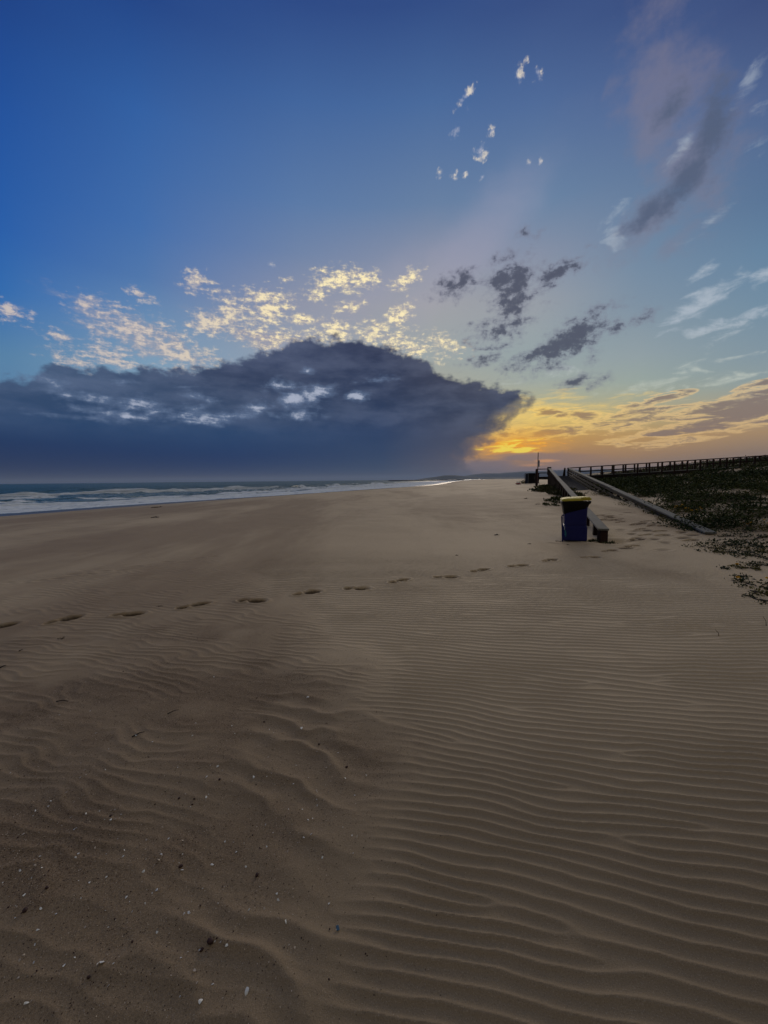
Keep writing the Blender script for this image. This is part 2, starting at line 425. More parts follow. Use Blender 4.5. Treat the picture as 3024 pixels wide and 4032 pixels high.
class MB:
    """collects shapes in one bmesh"""

    def __init__(self):
        self.bm = bmesh.new()

    def box(self, c, s, rz=0.0, bevel=0.0, mat=None):
        r = bmesh.ops.create_cube(self.bm, size=1.0)
        vs = r['verts']
        M = mat or (Matrix.Translation(c) @ Matrix.Rotation(rz, 4, 'Z'))
        bmesh.ops.transform(self.bm, matrix=M @ Matrix.Diagonal((s[0], s[1], s[2], 1)), verts=vs)
        if bevel:
            es = list({e for v in vs for e in v.link_edges})
            bmesh.ops.bevel(self.bm, geom=es, offset=bevel, segments=2, affect='EDGES', profile=0.6)
        return self

    def bar(self, a, b, w, h, up=(0, 0, 1), bevel=0.0):
        """rectangular bar from a to b, h along up"""
        a, b = Vector(a), Vector(b)
        d = b - a
        y = d.normalized()
        x = y.cross(Vector(up)).normalized()
        z = x.cross(y)
        M = Matrix((x, y, z)).transposed().to_4x4()
        M.translation = (a + b) / 2
        return self.box(None, (w, d.length, h), mat=M, bevel=bevel)

    def tube(self, pts, r, seg=8, r1=None):
        pts = [Vector(p) for p in pts]
        rings = []
        n = len(pts)
        for i, p in enumerate(pts):
            d = (pts[min(i + 1, n - 1)] - pts[max(i - 1, 0)]).normalized()
            x = d.cross(Vector((0.13, 0.2, 1)) if abs(d.z) < 0.9 else Vector((1, 0.1, 0))).normalized()
            y = d.cross(x)
            rr = r if r1 is None else r + (r1 - r) * i / (n - 1)
            rings.append([self.bm.verts.new(p + x * rr * math.cos(2 * PI * q / seg) + y * rr * math.sin(2 * PI * q / seg)) for q in range(seg)])
        for A, B in zip(rings, rings[1:]):
            for q in range(seg):
                self.bm.faces.new((A[q], A[(q + 1) % seg], B[(q + 1) % seg], B[q]))
        self.bm.faces.new(rings[0][::-1])
        self.bm.faces.new(rings[-1])
        return self

    def loft(self, sections, cap=True):
        rings = [[self.bm.verts.new(p) for p in s] for s in sections]
        n = len(rings[0])
        for A, B in zip(rings, rings[1:]):
            for q in range(n):
                self.bm.faces.new((A[q], A[(q + 1) % n], B[(q + 1) % n], B[q]))
        if cap:
            self.bm.faces.new(rings[0][::-1])
            self.bm.faces.new(rings[-1])
        return self

    def build(self, name, mat, parent=None, smooth=False):
        bmesh.ops.recalc_face_normals(self.bm, faces=self.bm.faces)
        me = bpy.data.meshes.new(name)
        self.bm.to_mesh(me)
        self.bm.free()
        return link(name, me, mat, parent, smooth)


def mat_new(name):
    m = bpy.data.materials.new(name)
    m.use_nodes = True
    nt = m.node_tree
    b = nt.nodes['Principled BSDF']
    return m, G(nt), b


def simple_mat(name, col, rough=0.7, spec=0.3, var=0.25, scale=6.0, bump=0.0, bscale=60.0):
    m, g, b = mat_new(name)
    t = g.new('ShaderNodeTexCoord').outputs['Object']
    n = g.noise(t, scale, 5, 0.6)
    dark = [c * (1 - var) for c in col]
    lite = [min(1, c * (1 + var)) for c in col]
    g.put(b.inputs['Base Color'], g.mix(n, dark, lite))
    b.inputs['Roughness'].default_value = rough
    b.inputs['Specular IOR Level'].default_value = spec
    if bump:
        bn = g.new('ShaderNodeBump')
        bn.inputs['Strength'].default_value = bump
        bn.inputs['Distance'].default_value = 0.01
        g.put(bn.inputs['Height'], g.noise(t, bscale, 4, 0.6))
        g.put(b.inputs['Normal'], bn.outputs[0])
    return m


# ------------------------------------------------------------------ noise in numpy
_rs = np.random.RandomState(3)
_T = _rs.rand(256, 256).astype(np.float64)


def vn(x, y, seed=0):
    x = np.asarray(x, float) + seed * 17.31
    y = np.asarray(y, float) + seed * 9.73
    ix, iy = np.floor(x).astype(np.int64), np.floor(y).astype(np.int64)
    fx, fy = x - ix, y - iy
    fx = fx * fx * fx * (fx * (fx * 6 - 15) + 10)
    fy = fy * fy * fy * (fy * (fy * 6 - 15) + 10)
    a, b = ix & 255, iy & 255
    a1, b1 = (ix + 1) & 255, (iy + 1) & 255
    return (_T[a, b] * (1 - fx) + _T[a1, b] * fx) * (1 - fy) + (_T[a, b1] * (1 - fx) + _T[a1, b1] * fx) * fy


def fbm(x, y, seed=0, oct=4, gain=0.5):
    s, amp, tot, f = 0.0, 1.0, 0.0, 1.0
    for o in range(oct):
        s = s + amp * vn(np.asarray(x) * f, np.asarray(y) * f, seed + o * 3)
        tot += amp
        amp *= gain
        f *= 2.03
    return s / tot - 0.5


def sst(x, a, b):
    t = np.clip((x - a) / (b - a), 0, 1)
    return t * t * (3 - 2 * t)


# ------------------------------------------------------------------ the lie of the land
SEA = -2.2
_sy = np.array([-80, -40, 0, 25, 47.9, 72.7, 114, 165, 211, 320, 644, 1200, 3500, 9000, 40000.])
_sx = np.array([-86, -75, -62, -55, -47.9, -39, -21.5, -4, 15, 42, 112, 250, 900, 2600, 13000.])
# smooth resampling of the shoreline
_fy = np.concatenate([np.arange(-80, 700, 4.0), np.geomspace(700, 40000, 80)])
_fx = np.interp(_fy, _sy, _sx)
_k = np.ones(9) / 9
_fx[4:-80] = np.convolve(_fx, _k, 'same')[4:-80]


def shore(y):
    return np.interp(y, _fy, _fx)


L0 = np.array([5.33, 9.27])
U = np.array([0.361, 0.9325])
Vn = np.array([0.9325, -0.361])


def na(x, y):
    dx, dy = x - L0[0], y - L0[1]
    return dx * Vn[0] + dy * Vn[1], dx * U[0] + dy * U[1]


def pch(x, xs, ys):
    """smooth piecewise interpolation"""
    xs, ys = np.array(xs, float), np.array(ys, float)
    m = np.gradient(ys, xs)
    i = np.clip(np.searchsorted(xs, x) - 1, 0, len(xs) - 2)
    h = xs[i + 1] - xs[i]
    t = np.clip((x - xs[i]) / h, 0, 1)
    return (2 * t**3 - 3 * t**2 + 1) * ys[i] + (t**3 - 2 * t**2 + t) * h * m[i] + (-2 * t**3 + 3 * t**2) * ys[i + 1] + (t**3 - t**2) * h * m[i + 1]


def ground(x, y, detail=True):
    x, y = np.asarray(x, float), np.asarray(y, float)
    T = (x - shore(y)) * 0.95
    far = sst(y, 120, 500)
    z = pch(T, [-60, -25, 0, 9, 20, 30, 38, 46, 60], [-7, -4.2, SEA, -2.0, -1.15, -0.45, -0.08, 0, 0])
    n, a = na(x, y)
    h = pch(a, [-12, -3, 0, 3, 8, 17, 35, 80, 300], [0, 0, 0.03, 0.13, 0.34, 0.58, 0.75, 0.9, 0.9])
    w = sst(n, -13, -0.5) * (1 - far)
    gn = pch(n, [-20, -1, 0.3, 1.3, 2.5, 4, 7, 12, 19, 26, 40, 90], [0, 0, 0.02, 0.07, 0.14, 0.3, 0.52, 0.85, 2.05, 2.75, 3.2, 3.4])
    gn = gn * sst(a, -14, -1.0) + (1 - sst(a, -14, -1.0)) * gn * 0.75
    z = z + h * w + gn
    if detail:
        hm = sst(n, 2.6, 8)
        z = z + hm * (fbm(x / 5.5, y / 5.5, 5, 4) * 0.8 + fbm(x / 1.6, y / 1.6, 9, 3) * 0.22)
        z = z + 0.030 * fbm(x / 0.8, y / 0.7, 24, 3) * sst(np.hypot(x, y), 9, 16) * sst(T, 14, 30)
        z = z + 0.05 * fbm(x / 4.0, y / 4.0, 21, 3) * sst(T, 10, 40) + 0.03 * fbm(x / 1.4, y / 1.4, 22, 2) * sst(n, -3, 1.5)
    return z


def G1(x, y):
    return float(ground(np.array([x]), np.array([y]))[0])


def hit(px, py, dmax=400.0):
    """where the line of sight through a point of the photograph meets the sand"""
    d = ray(px, py)
    t = np.geomspace(0.9, dmax, 4000)
    x, y, z = d.x * t, d.y * t, EYE + d.z * t
    below = z < ground(x, y)
    i = int(np.argmax(below)) if below.any() else len(t) - 1
    return float(x[i]), float(y[i]), float(ground(x[i:i + 1], y[i:i + 1])[0])


# ------------------------------------------------------------------ sand
def axis(knots):
    """knots: (position, spacing) pairs, spacing grows smoothly between them"""
    out = [knots[0][0]]
    for (p0, s0), (p1, s1) in zip(knots, knots[1:]):
        while out[-1] < p1 - 1e-6:
            f = (out[-1] - p0) / (p1 - p0)
            out.append(out[-1] + s0 + (s1 - s0) * max(0, f))
    return np.array(out)


ys_ = axis([(-14, 0.6), (-1, 0.2), (0.6, 0.0055), (3.0, 0.0065), (5.0, 0.012), (11, 0.022), (14, 0.08), (50, 0.45), (200, 3), (1000, 22), (9500, 300)])
xr = axis([(0, 0.012), (1.8, 0.013), (4, 0.022), (9, 0.03), (12, 0.12), (40, 0.5), (120, 2.0), (900, 25), (9000, 400)])
xl = axis([(0, 0.012), (1.8, 0.013), (5, 0.026), (8, 0.1), (40, 0.5), (100, 1.2)])
xs_ = np.concatenate([-xl[:0:-1], xr])
X, Y = np.meshgrid(xs_, ys_)
Z = ground(X, Y)
near = np.argwhere(ys_ < 14)[:, 0]
i0, i1 = near[0], near[-1] + 1
j0, j1 = np.searchsorted(xs_, -9), np.searchsorted(xs_, 13)
x, y = X[i0:i1, j0:j1], Y[i0:i1, j0:j1]
nn, aa = na(x, y)

# regular wind ripples
warp = 0.10 * fbm(x / 1.3, y / 0.9, 31, 3) + 0.30 * fbm(x / 4, y / 4, 33, 2) + 0.034 * fbm(x / 0.28, y / 0.14, 35, 3) + 0.07 * fbm(x / 0.55, y / 0.40, 36, 2)
q_ = y + 0.13 * x + warp
qq = np.linspace(-20, 20, 4000)
lam = np.interp(qq, [0, 1.3, 2.5, 4.5, 9], [0.056, 0.059, 0.066, 0.077, 0.084])
Fq = np.concatenate([[0], np.cumsum((qq[1:] - qq[:-1]) / lam[:-1])])
ph = 2 * PI * np.interp(q_, qq, Fq)
rr = np.random.RandomState(11)
core = np.ones_like(x)
for kx in range(150):
    ax_, ay_ = rr.uniform(-4, 6), rr.uniform(0.8, 6.5)
    ph += (1 if kx % 2 else -1) * np.arctan2(y - ay_, (x - ax_) / 2.6)
    core *= 1 - 0.6 * np.exp(-((x - ax_) / 0.09) ** 2 - ((y - ay_) / 0.035) ** 2)
prof = np.clip(1 - np.sqrt(np.sin(ph / 2) ** 2 + 0.006), 0, 1) ** 1.6
amp = core * 0.0090 * (0.7 + 0.9 * (fbm(x / 0.9, y / 0.5, 41, 2) + 0.5))
# rougher, larger forms in the coarse sand to the left
edge_x = np.interp(y, [0.8, 1.2, 1.6, 2.2, 3.2, 4.4, 7], [-0.25, -0.12, 0.0, 0.18, 0.0, -0.7, -2.6])
left = 1 - sst(x - edge_x - 0.5 * fbm(x / 0.7, y / 0.7, 44, 3), -0.22, 0.22)
wq = y + 0.40 * x + 0.62 * fbm(x / 0.6, y / 0.5, 51, 3) + 0.35 * fbm(x / 2.3, y / 2.0, 52, 2)
lam2 = np.interp(y, [0.8, 2.0, 3.5, 5], [0.27, 0.22, 0.16, 0.13])
lam2 = 0.21
ph2 = 2 * PI * wq / lam2
prof2 = np.clip(1 - np.sqrt(np.sin(ph2 / 2) ** 2 + 0.03), 0, 1) * sst(fbm(x / 0.8, y / 0.6, 54, 2), -0.28, 0.12)
fl = sst(y, 2.2, 3.6)
bigm = np.exp(-((x + 0.45 + 0.25 * (y - 1.9)) / 0.62) ** 2) * sst(y, 0.9, 1.3) * (1 - sst(y, 2.4, 3.3))
bigm = np.clip(bigm + 0.35 * sst(x, -2.2, -0.4) * (1 - sst(y, 1.2, 1.9)), 0, 1)
wq3 = y + 0.28 * x + 0.24 * fbm(x / 0.42, y / 0.30, 56, 3) + 0.3 * fbm(x / 1.6, y / 1.2, 57, 2)
ph3 = 2 * PI * wq3 / 0.088
prof3 = np.clip(1 - np.sqrt(np.sin(ph3 / 2) ** 2 + 0.008), 0, 1) ** 1.4 * sst(fbm(x / 0.45, y / 0.35, 58, 3), -0.22, 0.12)
hl = 0.021 * prof2 ** 1.3 * bigm + 0.0072 * prof3 * (1 - 0.75 * bigm)
hr = amp * prof
rip = hr * (1 - left) + hl * left
fade = (1 - sst(y, 6.0, 10.5)) * (1 - sst(nn, 0.6, 2.2) * sst(aa, -7, -3)) * sst(x, -8.5, -6)
rip = rip * fade
rip += 0.0016 * fbm(x / 0.018, y / 0.018, 61, 2) * (1 - sst(y, 2.5, 4)) * (0.35 + 0.65 * left)
rip += 0.030 * fbm(x / 0.6, y / 0.5, 63, 3) * left * (1 - sst(y, 3, 5))

# footprints: (toe px, heel px)
prints = [((12, 2466), (-60, 2482)), ((274, 2437), (208, 2453)), ((524, 2420), (470, 2423)), ((788, 2381), (719, 2394)), ((1013, 2367), (958, 2366)), ((1230, 2332), (1171, 2342)), ((1424, 2319), (1372, 2318)),
          ((1587, 2285), (1546, 2294)), ((1776, 2273), (1722, 2274)), ((1904, 2244), (1866, 2251)), ((2056, 2228), (2014, 2231)), ((2175, 2205), (2146, 2211)), ((2340, 2195), (2297, 2196)), ((2411, 2168), (2380, 2172)), ((2501, 2150), (2472, 2153)),
          ((2523, 2124), (2490, 2127)), ((2552, 2105), (2516, 2110)), ((2617, 2107), (2590, 2109)), ((2730, 2127), (2700, 2130)), ((2609, 2091), (2580, 2093)), ((2568, 2069), (2540, 2076)), ((2548, 2052), (2525, 2055)), ((2510, 2064), (2485, 2068)), ((2530, 2082), (2500, 2088)),
          ((2449, 2055), (2430, 2058)), ((2445, 2043), (2425, 2046)), ((2408, 2032), (2388, 2034)), ((2408, 2039), (2386, 2041)), ((2372, 2029), (2352, 2031)), ((2367, 2018), (2350, 2020)), ((2358, 2009), (2342, 2011)), ((2348, 1997), (2334, 1999)), ((2331, 1992), (2318, 1994))]
foot = np.zeros_like(x)
pr = np.random.RandomState(5)
for (tx, ty), (hx_, hy_) in prints:
    a = np.array(hit(tx, ty)[:2])
    b = np.array(hit(hx_, hy_)[:2])
    c = a
    d = a - b
    ln = np.linalg.norm(d)
    d = d / max(ln, 1e-6)
    ln = min(max(ln, 0.16), 0.22)
    b = a - d * ln
    deep = 0.058 if ty > 2150 else 0.05
    for ctr, la, lb, dep in ((a, 0.122, 0.078, deep), (b, 0.074, 0.060, deep * 0.8)):
        ux, uy = x - ctr[0], y - ctr[1]
        p_, s_ = ux * d[0] + uy * d[1], -ux * d[1] + uy * d[0]
        s_ = s_ * (1 + 0.25 * pr.uniform(-1, 1))
        r2 = np.sqrt((p_ / la) ** 2 + (s_ / lb) ** 2)
        foot -= dep * (1 - sst(r2, 0.55, 1.15))
        foot += 0.010 * np.exp(-((r2 - 1.35) / 0.28) ** 2)
    mid = (a + b) / 2
    ux, uy = x - mid[0], y - mid[1]
    p_, s_ = ux * d[0] + uy * d[1], -ux * d[1] + uy * d[0]
    r2 = np.sqrt((p_ / 0.13) ** 2 + (s_ / 0.05) ** 2)
    foot -= 0.014 * (1 - sst(r2, 0.6, 1.2))
# trodden sand between the two rails and by the bin
for _ in range(70):
    n_, a_ = pr.uniform(0.15, 2.4), pr.uniform(-1.5, 13)
    qx, qy = L0[0] + n_ * Vn[0] + a_ * U[0], L0[1] + n_ * Vn[1] + a_ * U[1]
    r2 = np.sqrt(((x - qx) / pr.uniform(0.10, 0.2)) ** 2 + ((y - qy) / pr.uniform(0.07, 0.14)) ** 2)
    foot -= pr.uniform(0.012, 0.03) * (1 - sst(r2, 0.4, 1.2)) - 0.008 * np.exp(-((r2 - 1.4) / 0.3) ** 2)
# an older, blurred track farther off
for px in range(-150, 900, 62):
    py = 2296 - (px - 60) * 0.13 + pr.uniform(-6, 6)
    hx_, hy_, _ = hit(px, py)
    r2 = np.sqrt(((x - hx_) / 0.12) ** 2 + ((y - hy_) / 0.07) ** 2)
    foot -= 0.007 * (1 - sst(r2, 0.3, 1.2)) - 0.003 * np.exp(-((r2 - 1.4) / 0.35) ** 2)
soft = 1 - np.clip(-foot / 0.03, 0, 1)
steps = foot.copy()
# scour round the bin and the end post
r2 = np.hypot((x - 5.45) / 0.42, (y - 9.2) / 0.3)
foot -= 0.06 * (1 - sst(r2, 0.5, 1.25))
foot += 0.018 * np.exp(-((r2 - 1.5) / 0.3) ** 2)
r2 = np.hypot((x - 4.75) / 0.5, (y - 9.45) / 0.35)
foot += 0.02 * np.exp(-((r2 - 1.3) / 0.25) ** 2) * (y < 9.4)
Z[i0:i1, j0:j1] += rip * soft + foot

sand_me = arr_mesh('sand', np.stack([X, Y, Z], -1).reshape(-1, 3), grid_faces(len(ys_), len(xs_)))
Tn = (X - shore(Y)) * 0.95
wob = 1.6 * fbm(Y / 9, X / 30, 71, 3)
wet = 1 - sst(Tn + wob, 7.2, 9.6)
attr(sand_me, 'wet', wet)
damp = (1 - sst(Tn + wob * 2, 9, 26)) * 0.7
attr(sand_me, 'damp', damp)
EX = np.interp(Y, [0.8, 1.2, 1.6, 2.2, 3.2, 4.4, 7, 14], [-0.25, -0.12, 0.0, 0.18, -0.1, -0.9, -3.2, -10])
coarse = 1 - sst(X - EX - 0.9 * fbm(X / 0.9, Y / 0.8, 73, 4), -0.75, 0.45)
coarse = coarse * (1 - sst(Y, 2.0, 6.0) * 0.75)
lag = coarse * sst(fbm(X / 0.45, Y / 0.35, 75, 4), -0.12, 0.22)
attr(sand_me, 'coarse', coarse * 0.55 + lag * 0.45)
N_, A_ = na(X, Y)
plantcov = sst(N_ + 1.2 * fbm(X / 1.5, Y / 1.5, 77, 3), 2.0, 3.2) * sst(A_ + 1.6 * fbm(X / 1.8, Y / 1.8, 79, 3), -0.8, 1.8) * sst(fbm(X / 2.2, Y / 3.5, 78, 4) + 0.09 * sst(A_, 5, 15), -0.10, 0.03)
attr(sand_me, 'falloff', 1 - sst(Y + 1.2 * fbm(X / 1.6, Y / 1.6, 91, 3), 0.6, 4.2))  # mask for lens falloff painted into the sand, full nearest the viewer
print_shade = np.zeros_like(X)
print_shade[i0:i1, j0:j1] = sst(-steps, 0.006, 0.022) * 0.85  # mask for shade painted into the footprint hollows
attr(sand_me, 'print', print_shade)
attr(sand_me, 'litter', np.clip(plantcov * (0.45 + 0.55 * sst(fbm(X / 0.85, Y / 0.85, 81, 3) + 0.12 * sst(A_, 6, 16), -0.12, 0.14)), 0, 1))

sand_mat, g, b = mat_new('dry_sand')
pos = g.new('ShaderNodeNewGeometry').outputs['Position']


def at_(g, name):
    n = g.new('ShaderNodeAttribute', attribute_name=name)
    return n.outputs['Fac']


grain = g.noise(pos, 260, 3, 0.75)
grain2 = g.noise(pos, 70, 3, 0.6)
big = g.noise(g.mapping(pos, sc=(0.35, 0.7, 1)), 1.0, 5, 0.6)
huge = g.noise(g.mapping(pos, rot=(0, 0, R(12)), sc=(0.14, 0.035, 1)), 1.0, 6, 0.65)
dry = g.mix(big, (0.510, 0.392, 0.250), (0.600, 0.470, 0.305))
dry = g.mix(g.step(huge, 0.44, 0.60), dry, (0.380, 0.280, 0.174))
grain3 = g.noise(pos, 150, 4, 0.7)
crs = g.mix(g.step(grain3, 0.30, 0.72), (0.140, 0.096, 0.057), (0.300, 0.212, 0.128))
dry = g.mix(at_(g, 'falloff'), dry, (0.262, 0.198, 0.124))  # painted falloff: sand colour darkens towards the viewer
col = g.mix(at_(g, 'coarse'), dry, crs)
col = g.mix(g.mul(g.step(grain, 0.30, 0.50, 1.0, 0.0), g.step(at_(g, 'coarse'), 0, 1, 0.5, 0.85)), col, g.mix(0.65, col, (0.05, 0.035, 0.025)))
col = g.mix(g.mul(g.step(grain, 0.58, 0.72), 0.35), col, (0.72, 0.64, 0.54))
col = g.mix(g.mul(at_(g, 'damp'), 0.6), col, (0.20, 0.140, 0.092))
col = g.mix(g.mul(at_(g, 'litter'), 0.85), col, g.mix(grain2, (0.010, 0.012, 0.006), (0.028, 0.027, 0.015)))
col = g.mix(at_(g, 'print'), col, (0.055, 0.036, 0.022))  # shade inside the footprints, put into the sand colour as dark brown
col = g.mix(at_(g, 'wet'), col, (0.085, 0.068, 0.055))
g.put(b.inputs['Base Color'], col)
g.put(b.inputs['Roughness'], g.step(at_(g, 'wet'), 0, 1, 0.8, 0.42))
g.put(b.inputs['Specular IOR Level'], g.mul(g.step(at_(g, 'wet'), 0, 1, 0.22, 0.32), g.sub(1.0, at_(g, 'litter'))))
bn = g.new('ShaderNodeBump')
bn.inputs['Distance'].default_value = 0.004
g.put(bn.inputs['Strength'], g.step(at_(g, 'wet'), 0, 1, 0.75, 0.04))
g.put(bn.inputs['Height'], g.add(g.mul(grain2, 0.35), g.mul(grain, 0.75)))
g.put(b.inputs['Normal'], bn.outputs[0])
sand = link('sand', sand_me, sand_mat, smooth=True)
tag(sand, 'rippled beach sand rising to the dunes on the right', 'sand', kind='structure')

# ------------------------------------------------------------------ sea
sy = axis([(-60, 3), (20, 0.9), (150, 1.1), (400, 4), (1200, 25), (6000, 220), (22000, 1500)])
st = np.concatenate([[-14, -8, -4, -2, -1], axis([(-0.5, 0.3), (100, 0.45), (260, 2.5), (1200, 30), (8000, 300), (24000, 2500)])])
YY, TT = np.meshgrid(sy, st, indexing='ij')
XX = shore(YY) - TT / 0.95
tn = TT
near_w = 1 - sst(np.hypot(XX, YY), 250, 700)
zz = np.full_like(XX, SEA)
shal = sst(tn, 2, 30)
zz += near_w * shal * (1.1 * fbm(XX / 3.0, YY / 5.5, 101, 4) + 1.7 * fbm(XX / 11, YY / 22, 102, 3))
foam = np.zeros_like(XX)
wig = 5 * fbm(YY / 30, 0 * YY, 103, 3) + 1.2 * fbm(YY / 5, TT / 6, 104, 3)


def breaker(t0, hgt, wid, seg_scale, seg_cut, seed, trail, famt):
    global zz, foam
    seg = sst(fbm(YY / seg_scale, 0 * YY + seed, seed, 3), seg_cut - 0.06, seg_cut + 0.10)
    u = tn - (t0 + wig * (t0 / 30.0 + 0.4) + 3 * fbm(YY / 18, 0 * YY, seed + 5, 2))
    shape = np.where(u < 0, np.exp(-(u / (wid * 0.45)) ** 2), np.exp(-(u / (wid * 1.5)) ** 2))
    zz += hgt * shape * (0.35 + 0.65 * seg) * near_w
    f = np.where(u < 0, np.exp(-(u / (wid * 0.7 + trail)) ** 2), np.exp(-(u / (wid * 0.3)) ** 2))
    foam = np.maximum(foam, famt * f * seg)


breaker(64, 1.25, 3.0, 16, 0.04, 111, 1.0, 1.0)
breaker(88, 0.8, 4.0, 22, 0.16, 117, 0.5, 0.8)
breaker(42, 0.45, 3.0, 14, 0.08, 121, 3.0, 0.8)
breaker(29, 0.55, 3.0, 24, -0.22, 131, 7.0, 1.0)
breaker(15, 0.32, 4.6, 40, -0.5, 141, 8.0, 1.0)
edge_t = 0.8 + 2.2 * fbm(YY / 7, 0 * YY, 151, 3)
swash = sst(tn, edge_t - 0.3, edge_t + 0.8) * (1 - sst(tn, 6, 13))
foam = np.maximum(foam, swash * (0.85 + 0.9 * fbm(XX / 3, YY / 6, 152, 3)))
farf = sst(YY, 90, 220) * (1 - sst(tn, 30, 80 )) * sst(tn, 1, 3)
foam = np.maximum(foam, farf * (0.85 + 0.7 * fbm(TT / 7, YY / 30, 153, 3)))
sea_me = arr_mesh('sea', np.stack([XX, YY, zz], -1).reshape(-1, 3), grid_faces(len(sy), len(st))[:, ::-1])
attr(sea_me, 'foam', np.clip(foam, 0, 1))
attr(sea_me, 'shallow', 1 - sst(tn, 3, 60))
sea_mat, g, b = mat_new('sea_water')
pos = g.new('ShaderNodeNewGeometry').outputs['Position']
fo = at_(g, 'foam')
fn = g.noise(g.mapping(pos, sc=(0.9, 0.55, 1)), 1.0, 6, 0.65)
fm = g.step(g.add(fo, g.mul(g.sub(fn, 0.5), 2.0)), 0.30, 0.72)
water = g.mix(at_(g, 'shallow'), (0.026, 0.092, 0.104), (0.070, 0.145, 0.155))
g.put(b.inputs['Base Color'], g.mix(fm, water, g.mix(fn, (0.66, 0.74, 0.80), (0.86, 0.90, 0.93))))
dist_n = g.new('ShaderNodeVectorMath', operation='LENGTH')
g.put(dist_n.inputs[0], pos)
g.put(b.inputs['Roughness'], g.m('MAXIMUM', g.step(fm, 0, 1, 0.16, 0.9), g.step(dist_n.outputs['Value'], 60, 300, 0.16, 0.42)))
g.put(b.inputs['Specular IOR Level'], g.step(fm, 0, 1, 0.5, 0.05))
b.inputs['IOR'].default_value = 1.33
bn = g.new('ShaderNodeBump')
bn.inputs['Strength'].default_value = 1.0
bn.inputs['Distance'].default_value = 1.0
h1 = g.noise(g.mapping(pos, sc=(0.55, 0.35, 1)), 1.0, 5, 0.6)
h2 = g.noise(g.mapping(pos, sc=(0.09, 0.035, 1)), 1.0, 5, 0.6)
g.put(bn.inputs['Height'], g.add(g.mul(h1, 0.8), g.mul(h2, 3.5)))
g.put(b.inputs['Normal'], bn.outputs[0])
sea = link('sea', sea_me, sea_mat, smooth=True)
tag(sea, 'choppy blue green sea with white surf along the shore', 'sea', kind='structure')

# ------------------------------------------------------------------ far hills
hill_mat = simple_mat('hill_scrub', (0.06, 0.065, 0.05), 0.9, 0.1, 0.4, 0.004)


def ridge(dist, prof_px, depth, seed):
    pxs = np.arange(prof_px[0][0], prof_px[-1][0], 7.0)
    hh = np.interp(pxs, [p[0] for p in prof_px], [p[1] for p in prof_px])
    hh = np.maximum(hh + 5.0 * fbm(pxs / 60, pxs * 0, seed, 4) * np.minimum(1, hh / 8), 0)
    rows = []
    for f, sc in ((-1, 0), (-0.6, 0.35), (-0.3, 0.75), (0, 1), (0.5, 0.6), (1, 0)):
        row = []
        for px, h in zip(pxs, hh):
            d = ray(px, 1890)
            ang = math.atan2(d.x, d.y)
            D = dist + f * depth
            jag = 1 + 0.25 * float(vn(px / 25, f * 9, seed + 2) - 0.5) * (0 < sc < 1)
            row.append((math.sin(ang) * D, math.cos(ang) * D, -8 + (0.82 * h / F * dist + 8) * sc * jag))
        rows.append(row)
    return np.array(rows)


hv, hf, off = [], [], 0
for dist, prf, dep, sd_ in ((8500, [(1640, 0), (1690, 9), (1745, 18), (1790, 19), (1830, 14), (1880, 10), (1960, 7), (2100, 6), (2400, 8), (3600, 10)], 700, 201),
                            (12500, [(1780, 0), (1820, 14), (1880, 24), (1910, 26), (1960, 26), (2010, 29), (2060, 31), (2110, 33), (2180, 36), (2240, 38), (2300, 34), (2380, 36), (2440, 26), (2600, 22), (3700, 26)], 1100, 205)):
    rws = ridge(dist, prf, dep, sd_)
    hv.append(rws.reshape(-1, 3))
    hf.append(grid_faces(rws.shape[0], rws.shape[1]) + off)
    off += rws.shape[0] * rws.shape[1]
hills = link('hills', arr_mesh('hills', np.concatenate(hv), np.concatenate(hf)), hill_mat, smooth=True)
tag(hills, 'low hazy hills beyond the end of the beach', 'hills', kind='structure')

# ------------------------------------------------------------------ materials of the built things
wood_top = None


def wood_mat(name, dark, lite, sc=(3, 3, 3), rough=0.8):
    m, g, b = mat_new(name)
    t = g.new('ShaderNodeNewGeometry').outputs['Position']
    v = g.mapping(t, rot=(0, 0, R(21.2)), sc=sc)
    n = g.noise(v, 1.0, 6, 0.65)
    n2 = g.noise(t, 2.2, 4, 0.6)
    c = g.mix(n, dark, lite)
    c = g.mix(g.step(n2, 0.42, 0.7), c, [q * 0.55 for q in lite])
    g.put(b.inputs['Base Color'], c)
    b.inputs['Roughness'].default_value = rough
    b.inputs['Specular IOR Level'].default_value = 0.25
    bn = g.new('ShaderNodeBump')
    bn.inputs['Strength'].default_value = 0.6
    bn.inputs['Distance'].default_value = 0.006
    g.put(bn.inputs['Height'], n)
    g.put(b.inputs['Normal'], bn.outputs[0])
    return m


M = {}
M['cap'] = wood_mat('weathered_grey_wood', (0.07, 0.07, 0.06), (0.27, 0.265, 0.235), (28, 2.2, 28))
M['post'] = wood_mat('dark_red_brown_wood', (0.018, 0.009, 0.007), (0.046, 0.023, 0.016), (14, 14, 1.5))
M['board'] = wood_mat('dark_brown_wood', (0.011, 0.008, 0.006), (0.030, 0.021, 0.015), (20, 2, 20))
M['deck'] = wood_mat('blue_grey_deck_wood', (0.075, 0.078, 0.095), (0.16, 0.165, 0.19), (3, 25, 3))
M['edge'] = wood_mat('pale_grey_wood', (0.24, 0.24, 0.22), (0.42, 0.42, 0.40), (8, 8, 20))
M['blue'] = simple_mat('navy_plastic', (0.007, 0.011, 0.105), 0.42, 0.3, 0.25, 3.0, 0.12, 120)
M['bag'] = simple_mat('black_bag_plastic', (0.003, 0.003, 0.0035), 0.45, 0.18, 0.3, 9.0, 0.9, 26)
M['yellow'] = simple_mat('faded_yellow_plastic', (0.50, 0.42, 0.05), 0.6, 0.25, 0.3, 7.0, 0.25, 40)
M['rubber'] = simple_mat('black_rubber', (0.012, 0.012, 0.012), 0.75, 0.3, 0.2)
